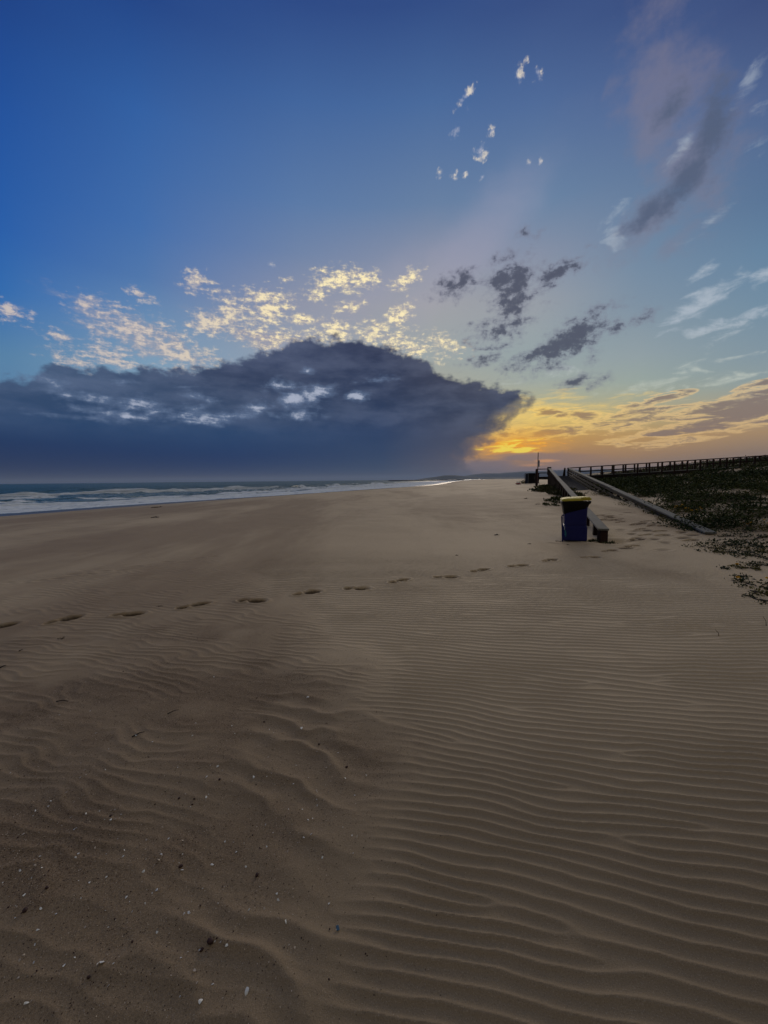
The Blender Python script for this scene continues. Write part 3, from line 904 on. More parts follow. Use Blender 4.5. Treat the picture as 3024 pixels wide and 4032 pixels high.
M['pale'] = simple_mat('pale_plastic', (0.45, 0.52, 0.55), 0.5, 0.4, 0.1)
M['teal'] = simple_mat('teal_print', (0.05, 0.35, 0.36), 0.5, 0.4, 0.1)
M['metal'] = simple_mat('rusty_metal', (0.10, 0.045, 0.035), 0.6, 0.4, 0.3, 12)
M['plate'] = simple_mat('white_sign_plate', (0.45, 0.48, 0.55), 0.5, 0.4, 0.1)
M['red'] = simple_mat('faded_red_plastic', (0.26, 0.018, 0.022), 0.5, 0.4, 0.3, 5)
M['hut'] = simple_mat('tarred_wood', (0.008, 0.006, 0.006), 0.8, 0.2, 0.4, 4, 0.3, 20)
M['rock'] = simple_mat('dark_wet_rock', (0.035, 0.038, 0.045), 0.8, 0.3, 0.5, 0.4)
M['shell'] = simple_mat('white_shell', (0.72, 0.72, 0.68), 0.45, 0.4, 0.2, 90, 0.2, 500)
M['shell2'] = simple_mat('tan_shell', (0.46, 0.38, 0.29), 0.5, 0.4, 0.3, 90)
M['pebble'] = simple_mat('dark_red_pebble', (0.045, 0.020, 0.016), 0.7, 0.3, 0.4, 60)
M['weed'] = simple_mat('dried_weed', (0.030, 0.022, 0.018), 0.8, 0.2, 0.4, 30)
M['twig'] = simple_mat('dark_twig', (0.035, 0.024, 0.018), 0.8, 0.2, 0.4, 50)
M['chip'] = simple_mat('blue_plastic_chip', (0.035, 0.10, 0.18), 0.5, 0.4, 0.2, 60)
M['flower'] = simple_mat('yellow_petals', (0.75, 0.42, 0.02), 0.6, 0.2, 0.3, 40)


def leaf_mat(name, cols, scale):
    m, g, b = mat_new(name)
    t = g.new('ShaderNodeNewGeometry').outputs['Position']
    n = g.noise(t, scale, 3, 0.6)
    n2 = g.noise(t, scale * 0.12, 4, 0.6)
    c = g.ramp(g.add(g.mul(n, 0.6), g.mul(n2, 0.4)), [(p, tuple(q)) for p, q in cols])
    g.put(b.inputs['Base Color'], c)
    b.inputs['Roughness'].default_value = 0.7
    b.inputs['Specular IOR Level'].default_value = 0.08
    return m


M['leaf'] = leaf_mat('succulent_leaf', [(0.25, (0.016, 0.024, 0.012)), (0.5, (0.030, 0.046, 0.018)), (0.62, (0.062, 0.070, 0.022)), (0.78, (0.085, 0.050, 0.020))], 14)
M['leaf_y'] = leaf_mat('yellowing_leaf', [(0.25, (0.040, 0.042, 0.014)), (0.5, (0.095, 0.090, 0.024)), (0.75, (0.17, 0.13, 0.03))], 14)
M['dune'] = leaf_mat('dune_leaf', [(0.25, (0.010, 0.017, 0.008)), (0.42, (0.026, 0.040, 0.014)), (0.55, (0.060, 0.072, 0.020)), (0.70, (0.110, 0.090, 0.030))], 3.0)
M['grass'] = leaf_mat('dune_grass', [(0.25, (0.028, 0.032, 0.015)), (0.5, (0.065, 0.066, 0.026)), (0.75, (0.14, 0.12, 0.05))], 8)


def RP(n, a, z):
    return Vector((L0[0] + n * Vn[0] + a * U[0], L0[1] + n * Vn[1] + a * U[1], z))


RA = -math.atan2(U[0], U[1])     # turn that lays local +y along the ramp
RL = 35.07


def capz(a):
    return 0.35 + 2.35 * a / RL


# ------------------------------------------------------------------ the ramp down to the beach
ramp = empty('beach_ramp', RP(1.2, 0, 0.0))
tag(ramp, 'long wooden ramp with grey topped side rails sinking into the sand beside the bin', 'ramp')
ramp_inv = Matrix.Translation(-ramp.location)


def part(mb, name, mat, root, smooth=False):
    """links a part built in world coordinates under its thing"""
    o = mb.build(name, mat, None, smooth)
    base = root if root.parent is None else root.parent
    o.data.transform(Matrix.Translation(-base.location))
    o.parent = root
    return o


def rail_n(side, a):
    return 0.0 if side == 0 else 2.39 + (2.01 - 2.39) * (a - 0.94) / 35.0


def rail_z(side, a):
    return capz(a) if side == 0 else 0.27 + 2.41 * (a - 0.94) / 35.0


for side in (0, 1):
    a0, a1 = (0.0, RL) if side == 0 else (0.80, 35.9)
    mb = MB()
    segs = np.linspace(a0, a1, 10)
    rr_ = random.Random(side + 3)
    for s0, s1 in zip(segs, segs[1:]):
        dz = rr_.uniform(-0.006, 0.006)
        dn = rr_.uniform(-0.008, 0.008)
        mb.bar(RP(rail_n(side, s0) + dn, s0, rail_z(side, s0) + dz - 0.022), RP(rail_n(side, s1) + dn, s1 - 0.012, rail_z(side, s1) + dz - 0.022), 0.24, 0.045, bevel=0.006)
    part(mb, 'cap_rail', M['cap'], ramp)
    # side boards under the cap
    mb = MB()
    for h0, hh, st_ in ((0.13, 0.15, 0.0), (0.40, 0.16, 6.0), (0.66, 0.16, 11.0), (0.95, 0.24, 15.0)):
        if side == 1:
            st_ += 3.0
        if st_ > 20:
            continue
        b0 = max(a0 + 0.12, st_)
        for s0, s1 in zip(np.linspace(b0, a1, 8), np.linspace(b0, a1, 8)[1:]):
            off = 0.055 if side == 0 else -0.055
            mb.bar(RP(rail_n(side, s0) + off, s0, rail_z(side, s0) - h0), RP(rail_n(side, s1) + off, s1 - 0.01, rail_z(side, s1) - h0), 0.035, hh, bevel=0.004)
    part(mb, 'side_board', M['board'], ramp)
    # posts
    plist = [0.13, 0.98] + [2.6 + 1.68 * i for i in range(20)] if side == 0 else [1.1 + 1.7 * i for i in range(21)]
    for i, a in enumerate(plist):
        if a > a1 - 0.2:
            continue
        n_ = rail_n(side, a) + (-0.0 if i == 0 else -0.045 if side == 0 else 0.045)
        p = RP(n_, a, 0)
        zt = rail_z(side, a) - 0.047
        zb = G1(p.x, p.y) - 0.25
        if zt - zb < 0.12:
            continue
        w_ = 0.185 if (i == 0 and side == 0) else 0.11
        mb = MB().box((p.x, p.y, (zt + zb) / 2), (w_, 0.16, zt - zb), RA + (R(18) if (i == 0 and side == 0) else 0), 0.006)
        part(mb, 'post', M['post'], ramp)
# taller end posts
for side, a, h in ((0, RL + 0.12, 0.10), (1, 36.05, 0.03)):
    p = RP(rail_n(side, a), a, 0)
    zt = rail_z(side, a) + h
    zb = G1(p.x, p.y) - 0.2
    part(MB().box((p.x, p.y, (zt + zb) / 2), (0.26, 0.24, zt - zb), RA, 0.008), 'end_post', M['post'], ramp)
    part(MB().box((p.x, p.y, zt - 0.42), (0.40 if side == 0 else 0.30, 0.34, 0.84), RA, 0.008), 'post_cladding', M['board'], ramp)
mb = MB()
a = 13.4
rr_ = random.Random(8)
while a < 36.4:
    z = capz(a) - 0.95
    c = RP(1.16, a, z + rr_.uniform(-0.004, 0.004))
    mb.bar(RP(0.08, a + 0.07, c.z - 0.02), RP(2.2 - 0.02 * (a - 14) * 0.4, a + 0.07, c.z - 0.02), 0.14, 0.04)
    a += 0.152
part(mb, 'deck', M['deck'], ramp)
part(MB().bar(RP(0.1, 13.1, capz(13.1) - 0.93), RP(2.2, 13.1, capz(13.1) - 0.93), 0.34, 0.05), 'end_board', M['edge'], ramp)

# ------------------------------------------------------------------ the landing at the top of the ramp
land = empty('landing', RP(0.6, 37, 0.0))
tag(land, 'wooden landing with two bar railing at the head of the ramp, beside the sign pole', 'platform')
mb = MB()
a = 36.45
while a < 39.4:
    mb.bar(RP(-1.35, a + 0.07, 1.76 - 0.02), RP(2.6, a + 0.07, 1.76 - 0.02), 0.14, 0.04)
    a += 0.152
part(mb, 'deck', M['deck'], land)
part(MB().bar(RP(-1.35, 36.36, 1.62), RP(0.0, 36.36, 1.62), 0.06, 0.30).bar(RP(-1.40, 36.4, 1.6), RP(-1.40, 39.4, 1.6), 0.06, 0.26), 'fascia', M['board'], land)
for n_, a in ((-1.22, 36.2), (-1.30, 39.4), (2.5, 39.4)):
    p = RP(n_, a, 0)
    zb = G1(p.x, p.y) - 0.3
    w_ = 0.25 if n_ < 0 and a < 37 else 0.14
    part(MB().box((p.x, p.y, (2.66 + zb) / 2), (w_, 0.2, 2.66 - zb), RA, 0.006), 'post', M['post'], land)
for z in (2.62, 2.19):
    part(MB().bar(RP(-1.22, 36.3, z), RP(-0.1, 36.2, z), 0.05, 0.09), 'rail', M['post'], land)
# a braced board at the far right corner of the landing
q0, q1 = RP(1.62, 39.9, 0), RP(1.95, 39.9, 0)
mb = MB()
sec = []
for z, s in ((1.72, 0.0), (2.80, 0.55)):
    A = q0.lerp(q1, s)
    sec.append([Vector((A.x, A.y, z)), Vector((q1.x, q1.y, z)), Vector((q1.x + 0.03, q1.y + 0.1, z)), Vector((A.x + 0.03, A.y + 0.1, z))])
mb.loft(sec)
part(mb, 'corner_board', M['board'], land)


# ------------------------------------------------------------------ boardwalks over the dune
def boardwalk(name, label, P0, P1, z0, z1, nspan, width, hgt, extra, below=True, midz=0.47):
    P0, P1 = Vector(P0), Vector(P1)
    d = (P1 - P0)
    L = d.length
    d.normalize()
    nrm = Vector((-d.y, d.x))        # towards the far side
    if nrm.y < 0:
        nrm = -nrm
    rot = math.atan2(d.y, d.x)
    root = empty(name, (P0.x, P0.y, 0))
    tag(root, label, 'boardwalk', 'boardwalks along the dune')

    def pt(s, off, z):
        q = P0 + d * s + nrm * off
        return Vector((q.x, q.y, z))
    LL = L + extra

    def zd(s):
        return z0 + (z1 - z0) * s / L
    step = L / nspan
    mb = MB()
    s = 0.02
    while s < LL - 0.15:
        mb.bar(pt(s + 0.07, 0.06, zd(s) - 0.02), pt(s + 0.07, width - 0.06, zd(s) - 0.02), 0.135, 0.04)
        s += 0.15
    part(mb, 'deck', M['deck'], root)
    for row, off in ((0, 0.0), (1, width)):
        sg = -1 if row == 0 else 1
        part(MB().bar(pt(0, off + sg * 0.03, zd(0) - 0.01), pt(LL, off + sg * 0.03, zd(LL) - 0.01), 0.05, 0.055), 'edge_board', M['edge'] if row == 0 else M['board'], root)
        part(MB().bar(pt(0, off, zd(0) - 0.20), pt(LL, off, zd(LL) - 0.20), 0.08, 0.30), 'beam', M['board'], root)
        part(MB().bar(pt(0, off, zd(0) + hgt), pt(LL, off, zd(LL) + hgt), 0.13, 0.06), 'top_rail', M['post'], root)
        part(MB().bar(pt(0, off, zd(0) + midz), pt(LL, off, zd(LL) + midz), 0.05, 0.10), 'mid_rail', M['post'], root)
        k = 0
        s = 0.0 if row == 0 else 0.25
        while s < LL:
            p = pt(s, off, 0)
            zt = zd(s) + hgt - 0.03
            zb = zd(s) - 0.3
            if k % 4 == 1:
                zb = min(zb, G1(p.x, p.y) - 0.2)
            jt = random.Random(k * 7 + row)
            tl = Vector((jt.uniform(-0.035, 0.035), jt.uniform(-0.03, 0.03), 0))
            part(MB().bar((p.x, p.y, zb), (p.x + tl.x, p.y + tl.y, zt + jt.uniform(-0.01, 0.015)), 0.14 + jt.uniform(-0.012, 0.012), 0.12, up=(-d.y, d.x, 0), bevel=0.004), 'post', M['post'], root)
            s += step
            k += 1
    return root


boardwalk('boardwalk', 'raised dark wooden boardwalk climbing right from the head of the ramp', (20.16, 42.0), (36.45, 36.5), 1.76, 2.62, 16.1, 1.9, 0.93, 3.2)
boardwalk('boardwalk', 'lower wooden boardwalk seen behind the posts of the raised one', (27.0, 47.6), (42.6, 42.6), 1.28, 2.22, 12.0, 1.6, 1.0, 3.0)

# ------------------------------------------------------------------ wheelie bin
BX, BY = 4.74, 9.52
BZ = G1(BX, BY) - 0.01
binr = empty('wheelie_bin', (BX, BY, BZ), R(-21))
tag(binr, 'navy wheelie bin with yellow lid and black bag over its rim at the ramp end', 'bin')


def rrect(w, d, z, r=0.05, y0=0.0, seg=4, dz=None):
    """rounded rectangle section"""
    out = []
    for cx, cy, s0 in ((w / 2 - r, d / 2 - r, 0), (-w / 2 + r, d / 2 - r, 90), (-w / 2 + r, -d / 2 + r, 180), (w / 2 - r, -d / 2 + r, 270)):
        for i in range(seg + 1):
            t = R(s0 + 90 * i / seg)
            x_, y_ = cx + r * math.cos(t), cy + r * math.sin(t) + y0
            out.append(Vector((x_, y_, z if dz is None else z + dz(x_, y_))))
    return out


mb = MB()
mb.loft([rrect(0.50, 0.48, 0.03, 0.04), rrect(0.535, 0.52, 0.06, 0.05), rrect(0.535, 0.53, 0.36, 0.05), rrect(0.515, 0.52, 0.39, 0.05), rrect(0.485, 0.53, 0.42, 0.05), rrect(0.50, 0.57, 0.70, 0.05), rrect(0.515, 0.62, 0.96, 0.05), rrect(0.58, 0.70, 0.97, 0.06), rrect(0.58, 0.70, 1.00, 0.06)])
body = mb.build('body', M['blue'], binr)
MB().box((0.0, -0.268, 0.555), (0.36, 0.012, 0.22), 0, 0.005).build('front_panel', M['blue'], binr)
MB().box((0.0, 0.36, 1.03), (0.44, 0.05, 0.05), 0, 0.01).build('hinge', M['rubber'], binr)
# bag hanging over the rim, its hem slanting up to the right


def hem(x_, y_):
    return 0.20 * (x_ + 0.3) / 0.6 + 0.012 * math.sin(x_ * 31 + y_ * 17) + 0.008 * math.sin(x_ * 57 - y_ * 41)


def wr(s, ph):
    return lambda v: None


secs = []
for w_, d_, z_, k_ in ((0.515, 0.585, 0.66, 1.0), (0.535, 0.625, 0.74, 0.8), (0.565, 0.67, 0.84, 0.45), (0.615, 0.735, 0.92, 0.18), (0.645, 0.765, 0.975, 0.03), (0.635, 0.755, 1.012, 0.0)):
    s_ = rrect(w_, d_, z_, 0.06, seg=6, dz=lambda x_, y_, k_=k_: k_ * hem(x_, y_))
    for q in s_:
        f_ = 1 + 0.012 * math.sin(q.x * 60 + q.z * 25) * (0.4 + k_) + 0.010 * math.sin(q.y * 70 - q.z * 35)
        q.x *= f_
        q.y *= f_
    secs.append(s_)
MBb = MB().loft(secs, cap=False)
bag = MBb.build('liner_bag', M['bag'], binr, True)
sol = bag.modifiers.new('thickness', 'SOLIDIFY')
sol.thickness = 0.006
tilt = lambda x_, y_: -0.035 * x_ / 0.6 * -1 + 0.0
mb = MB()
mb.loft([rrect(0.615, 0.74, 1.016, 0.05, dz=tilt), rrect(0.64, 0.765, 1.020, 0.055, dz=tilt), rrect(0.64, 0.765, 1.050, 0.055, dz=tilt), rrect(0.61, 0.735, 1.072, 0.06, dz=tilt), rrect(0.40, 0.50, 1.090, 0.06, dz=tilt)])
lid = mb.build('lid', M['yellow'], binr)
mb = MB()
mb.tube([(0.10, -0.36, 1.075), (0.11, -0.40, 1.092), (0.27, -0.40, 1.097), (0.28, -0.36, 1.08)], 0.013)
mb.build('lid_handle', M['yellow'], lid)
mb = MB()
mb.tube([(-0.24, 0.33, 0.97), (-0.24, 0.42, 1.0), (0.24, 0.42, 1.0), (0.24, 0.33, 0.97)], 0.016)
mb.build('grab_handle', M['blue'], binr)
for sx in (-1, 1):
    mb = MB()
    mb.tube([(sx * 0.20, 0.29, 0.10), (sx * 0.245, 0.29, 0.10)], 0.10, 20)
    wh = mb.build('wheel', M['rubber'], binr)
    MB().tube([(sx * 0.242, 0.29, 0.10), (sx * 0.252, 0.29, 0.10)], 0.055, 14).build('rim', M['blue'], wh)
# upright bar beside the left edge
mb = MB()
mb.tube([(-0.255, -0.21, 0.655), (-0.30, -0.215, 0.65), (-0.305, -0.215, 0.62), (-0.285, -0.215, 0.33), (-0.27, -0.215, 0.0)], 0.017)
mb.build('side_bar', M['blue'], binr)
MB().box((-0.281, -0.16, 0.47), (0.008, 0.022, 0.28), 0, 0.003).build('reflective_strip', M['pale'], binr)
mb = MB()
gl = [(0, 0, 5, 1), (0, 0, 1, 6), (0, 3, 4, 1), (0, -2, 5, 1), (4, -5, 1, 4), (0, -5, 5, 1), (0, -8, 1, 3), (2, -8, 1, 3), (4, -9, 1, 4), (2, -11, 3, 1)]
for gx, gz, gw, gh in gl:
    mb.box((-0.232 + (gx + gw / 2) * 0.0065, -0.2665, 0.235 + (gz + gh / 2) * 0.009), (gw * 0.0065, 0.004, gh * 0.009))
mb.build('printed_mark', M['teal'], binr)
MB().box((-0.238, -0.2665, 0.345), (0.013, 0.004, 0.10)).build('sticker', M['pale'], binr)

# ------------------------------------------------------------------ sign pole
d_ = 41.6
sx_, sy_ = (2116 - 1512) / F * d_, d_
sz_ = G1(sx_, sy_)
sg = empty('sign_pole', (sx_, sy_, sz_))
tag(sg, 'tall thin rusty pole with a narrow pale sign plate beside the landing', 'sign')
MB().tube([(0, 0, -0.3), (0, 0, 4.36 - sz_)], 0.042, 10).build('pole', M['metal'], sg)
pl = MB().box((0.115, -0.01, 3.18 - sz_), (0.14, 0.02, 0.70), R(0), 0.004).build('sign_plate', M['plate'], sg)
for bz in (3.40, 2.95):
    MB().box((0.03, 0.0, bz - sz_), (0.10, 0.03, 0.03)).build('bracket', M['metal'], pl)

# ------------------------------------------------------------------ dark hut with a pole frame
d_ = 62.0
hx0, hx1 = (2074 - 1512) / F * d_, (2116 - 1512) / F * d_
hz = G1((hx0 + hx1) / 2, d_)
hut = empty('beach_hut', ((hx0 + hx1) / 2, d_, hz))
tag(hut, 'small black boxy hut with a thin pole frame standing on the far sand', 'hut')
hw = hx1 - hx0
top = 2.44 - hz
mb = MB().loft([[Vector((-hw / 2 + 0.02, -0.6, -0.15)), Vector((hw / 2, -0.6, -0.15)), Vector((hw / 2, 0.9, -0.15)), Vector((-hw / 2 + 0.02, 0.9, -0.15))],
                [Vector((-hw / 2 + 0.06, -0.6, top - 0.08)), Vector((hw / 2, -0.6, top - 0.08)), Vector((hw / 2, 0.9, top - 0.14)), Vector((-hw / 2 + 0.06, 0.9, top - 0.14))]])
mb.build('wall', M['hut'], hut)
MB().box((0.03, 0.13, top - 0.04), (hw + 0.02, 1.66, 0.07), 0, 0.01).build('roof', M['hut'], hut)
MB().bar((-hw / 2 - 0.04, -0.64, -0.1), (-hw / 2 + 0.03, -0.64, top - 0.10), 0.08, 0.03, up=(1, 0, 0)).build('corner_board', M['cap'], hut)
MB().tube([(-hw / 2 - 0.02, -0.5, top - 0.03), (-hw / 2 - 0.58, -0.5, top - 0.13), (-hw / 2 - 0.60, -0.5, top - 0.2), (-hw / 2 - 0.60, -0.5, -0.2)], 0.03, 8).build('pole_frame', M['metal'], hut)

# red thing on the sand near it
d_ = 60.0
px0 = (2040 - 1512) / F * d_
rz_ = G1(px0, d_)
rb = empty('beach_float', (px0, d_, rz_))
tag(rb, 'small red float with pale blocks on top, left of the black hut', 'float')
bm_ = bmesh.new()
bmesh.ops.create_uvsphere(bm_, u_segments=16, v_segments=10, radius=1)
for v in bm_.verts:
    v.co = Vector((v.co.x * 0.42, v.co.y * 0.26, 0.10 + v.co.z * 0.13 + 0.10 * max(0, -v.co.x) ** 2))
me = bpy.data.meshes.new('hull')
bm_.to_mesh(me)
bm_.free()
link('hull', me, M['red'], rb, True)
MB().box((-0.12, 0, 0.36), (0.18, 0.16, 0.18), R(10), 0.03).box((0.16, 0.05, 0.28), (0.26, 0.2, 0.12), R(-8), 0.03).build('top_block', M['pale'], rb)

# ------------------------------------------------------------------ breakwater of dark rock
bx = np.linspace(0, 250, 160)
by = np.linspace(-8, 8, 13)
BXX, BYY = np.meshgrid(bx, by)
hh = 4.6 * np.clip(1 - (np.abs(BYY) / 8) ** 1.5, 0, 1) * sst(BXX, -2, 10)
hh = hh * (0.85 + 0.5 * fbm(BXX / 4, BYY / 3, 301, 3)) + 0.9 * fbm(BXX / 2.2, BYY / 2.2, 303, 2) - 1.0
bw = link('breakwater', arr_mesh('breakwater', np.stack([BXX, BYY + BXX * 0.25, hh], -1).reshape(-1, 3), grid_faces(13, 160)), M['rock'])
bw.location = (8, 1180, SEA)
tag(bw, 'long low dark rock breakwater reaching into the sea on the horizon', 'breakwater')


# ------------------------------------------------------------------ plants
def kites(P_, D_, L_, W_, seed=0, curl=0.25):
    """leaves: arrays of base points, directions, lengths, widths -> vertices and quads (two per leaf)"""
    r_ = np.random.RandomState(seed)
    n = len(P_)
    D_ = D_ / np.linalg.norm(D_, axis=1)[:, None]
    rv = r_.normal(size=(n, 3))
    S_ = np.cross(D_, rv)
    S_ /= np.linalg.norm(S_, axis=1)[:, None]
    N_2 = np.cross(S_, D_)
    L_, W_ = L_[:, None], W_[:, None]
    b0 = P_
    m0 = P_ + D_ * L_ * 0.45
    l0 = m0 + S_ * W_ * 0.5 + N_2 * W_ * 0.18
    r0 = m0 - S_ * W_ * 0.5 + N_2 * W_ * 0.18
    t0 = P_ + D_ * L_ + N_2 * L_ * curl * r_.uniform(-1, 1, (n, 1))
    t0[:, 2] -= (L_ * 0.12)[:, 0]
    Vv = np.stack([b0, l0, t0, r0, m0], 1).reshape(-1, 3)
    i = np.arange(n)[:, None] * 5
    Ff = np.concatenate([np.concatenate([i, i + 1, i + 4], 1), np.concatenate([i + 1, i + 2, i + 4], 1), np.concatenate([i + 2, i + 3, i + 4], 1), np.concatenate([i + 3, i, i + 4], 1)])
    return Vv, Ff


def plant(px, py, rpx, rpy, nl, leaf, hgt, label, mat='leaf', flowers=0, seed=0, rot=0.0, group='leafy plants on the open sand', cat='plant', name='beach_plant'):
    """low sprawling plant: px, py and half sizes measured in the photograph give its spot and spread"""
    cx, cy, cz = hit(px, py)
    d = math.hypot(cx, cy)
    rx = rpx / F * math.hypot(d, EYE)
    yn = hit(px, py + rpy)
    yf = hit(px, py - rpy)
    ry = max(0.06, min(1.6, 0.5 * math.hypot(yf[0] - yn[0], yf[1] - yn[1])))
    r_ = np.random.RandomState(seed + 400)
    root = empty(name, (cx, cy, cz))
    tag(root, label, cat, group)
    ns = max(4, nl // 22)
    # shoots wander out from a few centres
    ang = r_.uniform(0, 2 * PI, ns)
    rad_ = np.sqrt(r_.uniform(0, 1, ns))
    sc_ = np.stack([np.cos(ang) * rad_ * rx, np.sin(ang) * rad_ * ry], 1)
    idx = r_.randint(0, ns, nl)
    spread = np.array([rx, ry]) * 0.11 + 0.022
    q = sc_[idx] + r_.normal(size=(nl, 2)) * spread
    ca, sa_ = math.cos(rot), math.sin(rot)
    q = np.stack([q[:, 0] * ca - q[:, 1] * sa_, q[:, 0] * sa_ + q[:, 1] * ca], 1)
    gz = ground(cx + q[:, 0], cy + q[:, 1]) - cz
    hz_ = r_.uniform(0, 1, nl) ** 1.4 * hgt * (1.15 - 0.6 * np.clip(np.hypot(q[:, 0] / rx, q[:, 1] / ry), 0, 1))
    P_ = np.stack([q[:, 0], q[:, 1], gz + hz_ - 0.004], 1)
    D_ = r_.normal(size=(nl, 3)) * np.array([1, 1, 0.45]) + np.array([0, 0, 0.65])
    Vv, Ff = kites(P_, D_, leaf * r_.uniform(0.6, 1.4, nl), leaf * r_.uniform(0.35, 0.65, nl), seed)
    link('foliage', arr_mesh('foliage', Vv, Ff), M[mat], root)
    if name == 'beach_plant':
        for s in range(min(ns, 4)):
            e = sc_[s]
            e = np.array([e[0] * ca - e[1] * sa_, e[0] * sa_ + e[1] * ca]) * 1.25
            tt = np.linspace(0, 1, 7)
            wx, wy = e[0] * tt + 0.03 * np.sin(tt * 9 + s), e[1] * tt + 0.03 * np.cos(tt * 7 + s)
            wz = ground(cx + wx, cy + wy) - cz + 0.008
            MB().tube(list(zip(wx, wy, wz)), 0.006, 5, 0.003).build('runner', M['twig'], root, True)
    if flowers:
        fp = r_.randint(0, nl, flowers)
        for f_ in fp:
            P2 = np.repeat(P_[f_:f_ + 1], 9, 0) + np.array([0, 0, hgt * 0.35 + 0.01])
            D2 = r_.normal(size=(9, 3)) * np.array([1, 1, 0.3]) + np.array([0, 0, 0.5])
            Vv, Ff = kites(P2, D2, np.full(9, leaf * 0.75), np.full(9, leaf * 0.45), seed + 1)
            link('flower', arr_mesh('flower', Vv, Ff), M['flower'], root)
    return root


PL = [
    (2805, 2160, 58, 20, 150, 0.050, 0.07, 'dark leafy clump farthest out on the bare sand, pointing to the bin', 'leaf', 0),
    (2865, 2146, 40, 14, 110, 0.050, 0.10, 'taller dark rounded clump just behind the farthest out clump', 'leaf', 0),
    (2905, 2172, 60, 16, 150, 0.045, 0.06, 'thin scatter of small leaves with a yellowish heart on pale sand', 'leaf_y', 0),
    (2985, 2150, 55, 22, 230, 0.055, 0.11, 'dense dark clump at the right edge above the bare sand strip', 'leaf', 0),
    (2985, 2192, 50, 22, 230, 0.050, 0.08, 'wide ragged dark clump at the right edge, lowest of the dense ones', 'leaf', 0),
    (2858, 2240, 20, 5, 46, 0.034, 0.035, 'tiny pair of dark sprigs alone on pale sand', 'leaf', 0),
    (2930, 2236, 22, 9, 80, 0.040, 0.05, 'small reddish yellow sprig beside a thin upright twig', 'leaf_y', 1),
    (2990, 2226, 42, 8, 110, 0.040, 0.04, 'thin dark line of leaves trailing to the right edge', 'leaf', 0),
    (2920, 2270, 14, 6, 34, 0.034, 0.035, 'single tiny dark sprig below the line of leaves', 'leaf', 0),
    (2985, 2312, 42, 24, 150, 0.046, 0.09, 'nearest dark plant with yellow touches at the right edge', 'leaf', 3),
    (2960, 2330, 22, 14, 60, 0.040, 0.07, 'reddish shoots at the left foot of the nearest dark plant', 'leaf_y', 0),
    (3000, 2365, 30, 20, 60, 0.036, 0.03, 'loose scatter of single leaves below the nearest dark plant', 'leaf', 0),
    (2885, 2052, 60, 12, 240, 0.055, 0.12, 'long dark hummock of leaves on pale sand right of the rail end', 'leaf', 0),
    (2930, 2092, 42, 8, 90, 0.042, 0.06, 'thin greyish leaves between the long hummock and the yellow flowers', 'leaf', 0),
    (3000, 2078, 34, 14, 170, 0.050, 0.13, 'bright yellow flowering clump at the right edge', 'leaf_y', 12),
    (2958, 2090, 22, 10, 80, 0.045, 0.07, 'brownish clump touching the yellow flowering one', 'leaf_y', 0),
    (2890, 2112, 60, 8, 90, 0.040, 0.04, 'string of leaf bits lying across the sand past the rail end', 'leaf', 0),
    (2975, 2122, 50, 10, 130, 0.044, 0.06, 'low mat of dark leaves just above the dense right edge clumps', 'leaf', 0),
]
for i, (px, py, rx, ry, nl, lf, hg, lb, mt, fl_) in enumerate(PL):
    plant(px, py, rx, ry, int(nl * 1.5), lf, hg, lb, mt, fl_, seed=i)
RF = [
    (2690, 2078, 40, 18, 420, 0.070, 0.20, 'dark green bush under the near end of the right rail', 'leaf', 0),
    (2738, 2092, 34, 12, 220, 0.060, 0.12, 'low dark growth in front of the right rail end', 'leaf', 0),
    (2790, 2062, 50, 20, 600, 0.075, 0.30, 'tall dark green bush standing behind the right rail end', 'leaf', 0),
    (2855, 2080, 36, 9, 170, 0.055, 0.12, 'low dark fringe at the right side of the tall bush', 'leaf', 0),
    (2697, 2018, 24, 10, 220, 0.060, 0.20, 'orange flowered clump behind the middle of the right rail', 'leaf_y', 14),
    (2520, 1992, 42, 12, 360, 0.070, 0.22, 'brown green bush spilling under the right rail onto the sand', 'leaf_y', 0),
    (2590, 2020, 30, 12, 220, 0.060, 0.18, 'reddish brown growth under the right rail between two bushes', 'leaf_y', 0),
    (2640, 2048, 30, 10, 160, 0.055, 0.14, 'sparse dry growth under the right rail nearest its buried end', 'leaf_y', 0),
    (2440, 1968, 30, 9, 220, 0.070, 0.18, 'dark tuft at the foot of the right rail, left of the brown bush', 'leaf', 0),
    (2385, 1950, 26, 8, 220, 0.075, 0.20, 'dark reddish tuft at the foot of the right rail by the deck', 'leaf_y', 0),
    (2335, 1945, 20, 5, 160, 0.070, 0.15, 'small dark tuft where the deck meets the sand', 'leaf', 0),
]
for i, (px, py, rx, ry, nl, lf, hg, lb, mt, fl_) in enumerate(RF):
    plant(px, py, rx, ry, nl, lf, hg, lb, mt, fl_, seed=40 + i, group='bushes along the right rail of the ramp', name='dune_bush', cat='bush')
LG = [
    (2180, 1934, 62, 14, 1300, 0.20, 0.30, 'yellow green grass clump below the landing, left of the ramp', 'grass'),
    (2222, 1952, 30, 18, 900, 0.18, 0.30, 'dark grass clump hard against the left side of the ramp', 'grass'),
    (2160, 1919, 44, 6, 700, 0.19, 0.24, 'dark grass in the shade under the landing', 'dune'),
    (2200, 1974, 34, 8, 420, 0.11, 0.11, 'straggling dark grass running from the ramp towards the bin', 'dune'),
    (2168, 1988, 24, 4, 200, 0.09, 0.06, 'low dark grass tongue farthest left of the bin lid', 'dune'),
    (2235, 1972, 20, 10, 300, 0.12, 0.16, 'dark green tuft just left of the bin lid', 'dune'),
    (2130, 1930, 22, 4, 160, 0.13, 0.12, 'thin grass wisps creeping onto the open sand by the sign pole', 'dune'),
]
for i, (px, py, rx, ry, nl, lf, hg, lb, mt) in enumerate(LG):
    plant(px, py, rx, ry, nl, lf, hg, lb, mt, 0, seed=70 + i, group='grass clumps left of the ramp', name='grass_clump', cat='grass clump')
